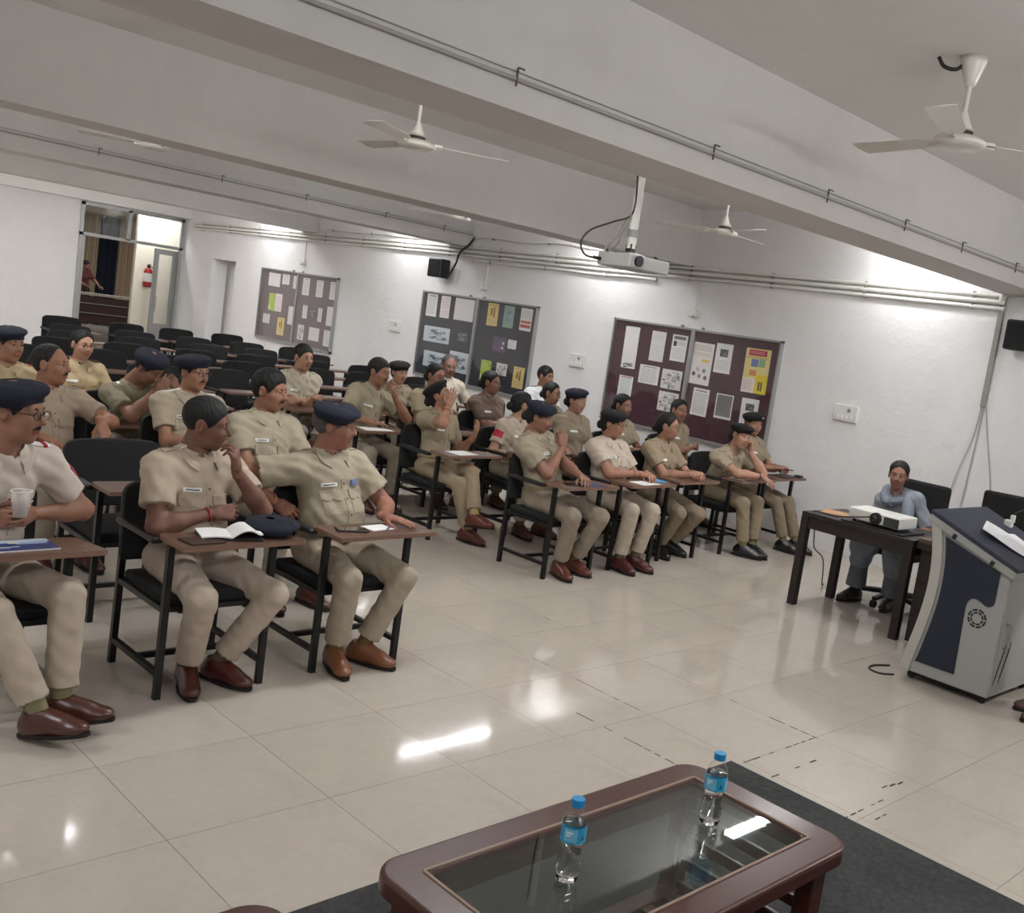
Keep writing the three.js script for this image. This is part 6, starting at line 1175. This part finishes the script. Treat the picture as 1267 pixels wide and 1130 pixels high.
// somebody standing beyond the lectern: only a foot shows at the frame's edge
person({ at: [6.165, 0, -1.83], turn: -2.4, hip: [0, 0.92, 0], head: [0, 1.55, 0.03], label: 'person in white trousers and brown shoes standing beside the lectern', lod: 2, skin: 0x8a5f4a, shirt: 0xd8d6d0, trousers: 0xe2e0dc, look: [0, 0, 0], hair: 'short', shoes: 0x5b3a33, hem: 0.99, plate: false, noPocket: true,
  arms: { R: { wrist: [-0.24, 0.86, 0.05], f: [0, -1, 0.1], n: [1, 0, 0] }, L: { wrist: [0.24, 0.86, 0.05], f: [0, -1, 0.1], n: [-1, 0, 0] } }, legs: { R: { ankle: [-0.09, 0.09, 0.02], yaw: -5, pole: [0, 0, 1] }, L: { ankle: [0.09, 0.09, 0.06], yaw: 5, pole: [0, 0, 1] } } });
// ---------------------------------------------------------------- things on the writing pads
{
  const onPadAt = (cx, cz, lx, lz) => [cx + lx, PAD_Y, cz + lz];
  // brochure and cup of the man at the end
  const bro = canvasTex(256, 160, (g, w, h) => { g.fillStyle = '#31406f'; g.fillRect(0, 0, w, h); g.fillStyle = '#b9c6d6'; g.fillRect(0, 0, w, 46); g.fillStyle = '#8fa4c4'; g.fillRect(120, 40, 120, 34); g.fillStyle = '#d9d2bd'; g.fillRect(96, 30, 44, 26); g.fillStyle = '#e6e8ec'; g.fillRect(10, 100, 110, 8); g.fillRect(10, 116, 70, 6); });
  const brog = new THREE.BoxGeometry(0.24, 0.006, 0.15); solo('booklet', brog, [M(0xd9d9dc, 0.6), M(0xd9d9dc, 0.6), new THREE.MeshStandardMaterial({ map: bro, roughness: 0.35 }), M(0x31406f, 0.5), M(0xd9d9dc, 0.6), M(0xd9d9dc, 0.6)], 'glossy blue printed booklet on the pad under the clasped hands', 'booklet', [1.265 + 0.06, PAD_Y + 0.003, -4.375 + 0.225], 0.06);
  const cup = thing('plastic_cup', 'clear plastic cup held between clasped hands of the man in glasses', 'cup', [1.265 + 0.075, 0.80, -4.375 + 0.155]);
  part(cup, 'wall', new THREE.CylinderGeometry(0.037, 0.027, 0.10, 28, 1, true).translate(0, 0.05, 0), new THREE.MeshPhysicalMaterial({ color: 0xffffff, roughness: 0.15, transmission: 0.75, thickness: 0, ior: 1.4, side: THREE.DoubleSide })); part(cup, 'rim', new THREE.TorusGeometry(0.037, 0.002, 8, 28).rotateX(Math.PI / 2).translate(0, 0.10, 0), mat.white); part(cup, 'drink', new THREE.CylinderGeometry(0.030, 0.0265, 0.035, 24).translate(0, 0.019, 0), P(0x7a5f45, 0.2));
  // notebook, diary and beret of the bareheaded man
  const nb = thing('notebook', 'open notebook with curling white pages on the pad', 'notebook', onPadAt(2.135, -4.375, 0.03, 0.22), -0.25);
  part(nb, 'cover', box(0.26, 0.004, 0.17, 0, 0.007, 0, 0.001), M(0x221d1d, 0.6));
  const page = (s) => { const g = new THREE.BoxGeometry(0.128, 0.006, 0.16, 14, 1, 1), p = g.attributes.position; for (let i = 0; i < p.count; i++) { const x = p.getX(i) / 0.128 + 0.5; p.setY(i, p.getY(i) + (s < 0 ? 0.005 * Math.sin(x * 3.1) : 0.034 * Math.sin(Math.min(1, x * 1.15) * 2.6))); p.setX(i, s < 0 ? p.getX(i) - 0.065 : p.getX(i) + 0.062); } g.computeVertexNormals(); return g.translate(0, 0.0125, 0); };
  part(nb, 'pages', page(-1), mat.paper); part(nb, 'lifted_pages', page(1), mat.paper);
  solo('diary', box(0.16, 0.008, 0.11, 0, 0.004, 0, 0.002), M(0x3a261f, 0.5), 'thin dark brown diary at the corner of the pad beside the notebook', 'diary', onPadAt(2.135, -4.375, -0.12, 0.28), 0.1);
  const bg = beretGeo[0].clone(); bg.scale(1.0, 0.72, 1.0); bg.computeBoundingBox(); bg.translate(0, -bg.boundingBox.min.y, 0);
  solo('folded_beret', bg, beretNavy, 'navy beret lying on the pad beside the open notebook', 'beret', onPadAt(2.135, -4.375, 0.25, 0.2), 0.9);
  // stout officer
  const phone = (x, z, turn, label, y = PAD_Y) => { const t = thing('phone', label, 'phone', [x, y, z], turn); part(t, 'body', box(0.075, 0.009, 0.155, 0, 0.0045, 0, 0.004), mat.blackPlastic); part(t, 'screen', box(0.07, 0.001, 0.148, 0, 0.0093, 0), P(0x0a0a0d, 0.08, { clearcoat: 1 })); };
  phone(2.895 - 0.1, -4.40 + 0.24, 1.25, 'black phone lying on the pad of the stout officer');
  const pad1 = onPadAt(2.895, -4.40, 0.07, 0.21); solo('note_card', box(0.15, 0.003, 0.10, 0, 0.0016, 0), mat.paper, 'small white note card beside the stout officer\'s hand', 'paper', pad1, 0.15);
  const pen = (x, y, z, turn, label, c = 0x2b3a66) => { const t = thing('pen', label, 'pen', [x, y, z], turn); part(t, 'barrel', new THREE.CylinderGeometry(0.0045, 0.0045, 0.10, 12).rotateZ(Math.PI / 2).translate(0, 0.0046, 0), M(c, 0.35)); part(t, 'tip', new THREE.ConeGeometry(0.0042, 0.016, 12).rotateZ(Math.PI / 2).translate(-0.058, 0.0046, 0), mat.steel); };
  pen(2.895 + 0.12, PAD_Y + 0.0032, -4.40 + 0.235, 0.75, 'dark blue pen lying on the small white note card');
  // the women's block
  const sheetOn = (cx, cz, lx, lz, w, d, turn, label) => solo('paper_sheet', box(w, 0.002, d, 0, 0.0012, 0), mat.paper, label, 'paper', onPadAt(cx, cz, lx, lz), turn);
  sheetOn(5.185, -6.565, 0.0, 0.235, 0.22, 0.17, 0.15, 'white sheet on the pad of the woman looking up'); sheetOn(5.13, -7.645, -0.05, 0.24, 0.27, 0.18, 0.0, 'white sheet under the hand of the young moustached man');
  sheetOn(6.09, -5.44, 0.02, 0.27, 0.24, 0.15, 0.1, 'white sheet in front of the smiling woman in glasses'); solo('blue_folder', box(0.15, 0.006, 0.11, 0, 0.003, 0, 0.002), M(0x3f95bf, 0.5), 'bright blue folder on the pad of the smiling woman', 'folder', onPadAt(6.09, -5.44, 0.25, 0.2), 0.2);
  solo('booklet', box(0.18, 0.004, 0.13, 0, 0.002, 0), new THREE.MeshStandardMaterial({ map: bro, roughness: 0.4 }), 'blue printed booklet on the pad at the aisle end of the front row', 'booklet', onPadAt(5.345, -5.39, 0.11, 0.27), -0.2); phone(5.345 - 0.07, -5.39 + 0.27, 1.2, 'black phone on the pad at the aisle end of the front row');
  sheetOn(7.71, -5.575, -0.1, 0.24, 0.2, 0.14, 0.3, 'white sheet under the arm of the leaning woman'); solo('clipboard', box(0.3, 0.006, 0.2, 0, 0.003, 0, 0.001), M(0x3a2f2a, 0.5), 'dark clipboard on the pad nearest the plain wall', 'clipboard', onPadAt(8.37, -5.66, 0.1, 0.24), 0.1);
  solo('wallet', box(0.1, 0.022, 0.07, 0, 0.011, 0, 0.006), M(0x1d1a19, 0.6), 'small black wallet on the pad tip nearest the plain wall', 'wallet', onPadAt(8.37, -5.66, 0.27, 0.29), 0.3); phone(8.37 + 0.08, -5.66 + 0.24, 0.8, 'black phone in the hands of the woman at the wall end', PAD_Y + 0.07);
  // figure in the far room
  person({ at: [9.95, 0, BACK_Z - 7.75], hip: [0, 0.88, 0], head: [0, 1.44, 0.10], label: 'person in maroon standing at the table beyond the glazed door', lod: 2, woman: true, skin: 0x8a5f4a, shirt: 0x5a2a2a, trousers: 0x3a2a2a, look: [50, 22, 0], twist: 20, hair: 'women', plate: false, noPocket: true, sleeve: 0.9, group: undefined,
    arms: { R: { wrist: [-0.02, 0.92, 0.36], f: [0.3, -0.1, 0.9] }, L: { wrist: [0.30, 0.93, 0.32], f: [0.2, -0.1, 0.9] } }, legs: { R: { ankle: [-0.09, 0.09, 0], pole: [0, 0, 1] }, L: { ankle: [0.09, 0.09, 0.02], pole: [0, 0, 1] } } });
}
renderer.render(scene, camera);
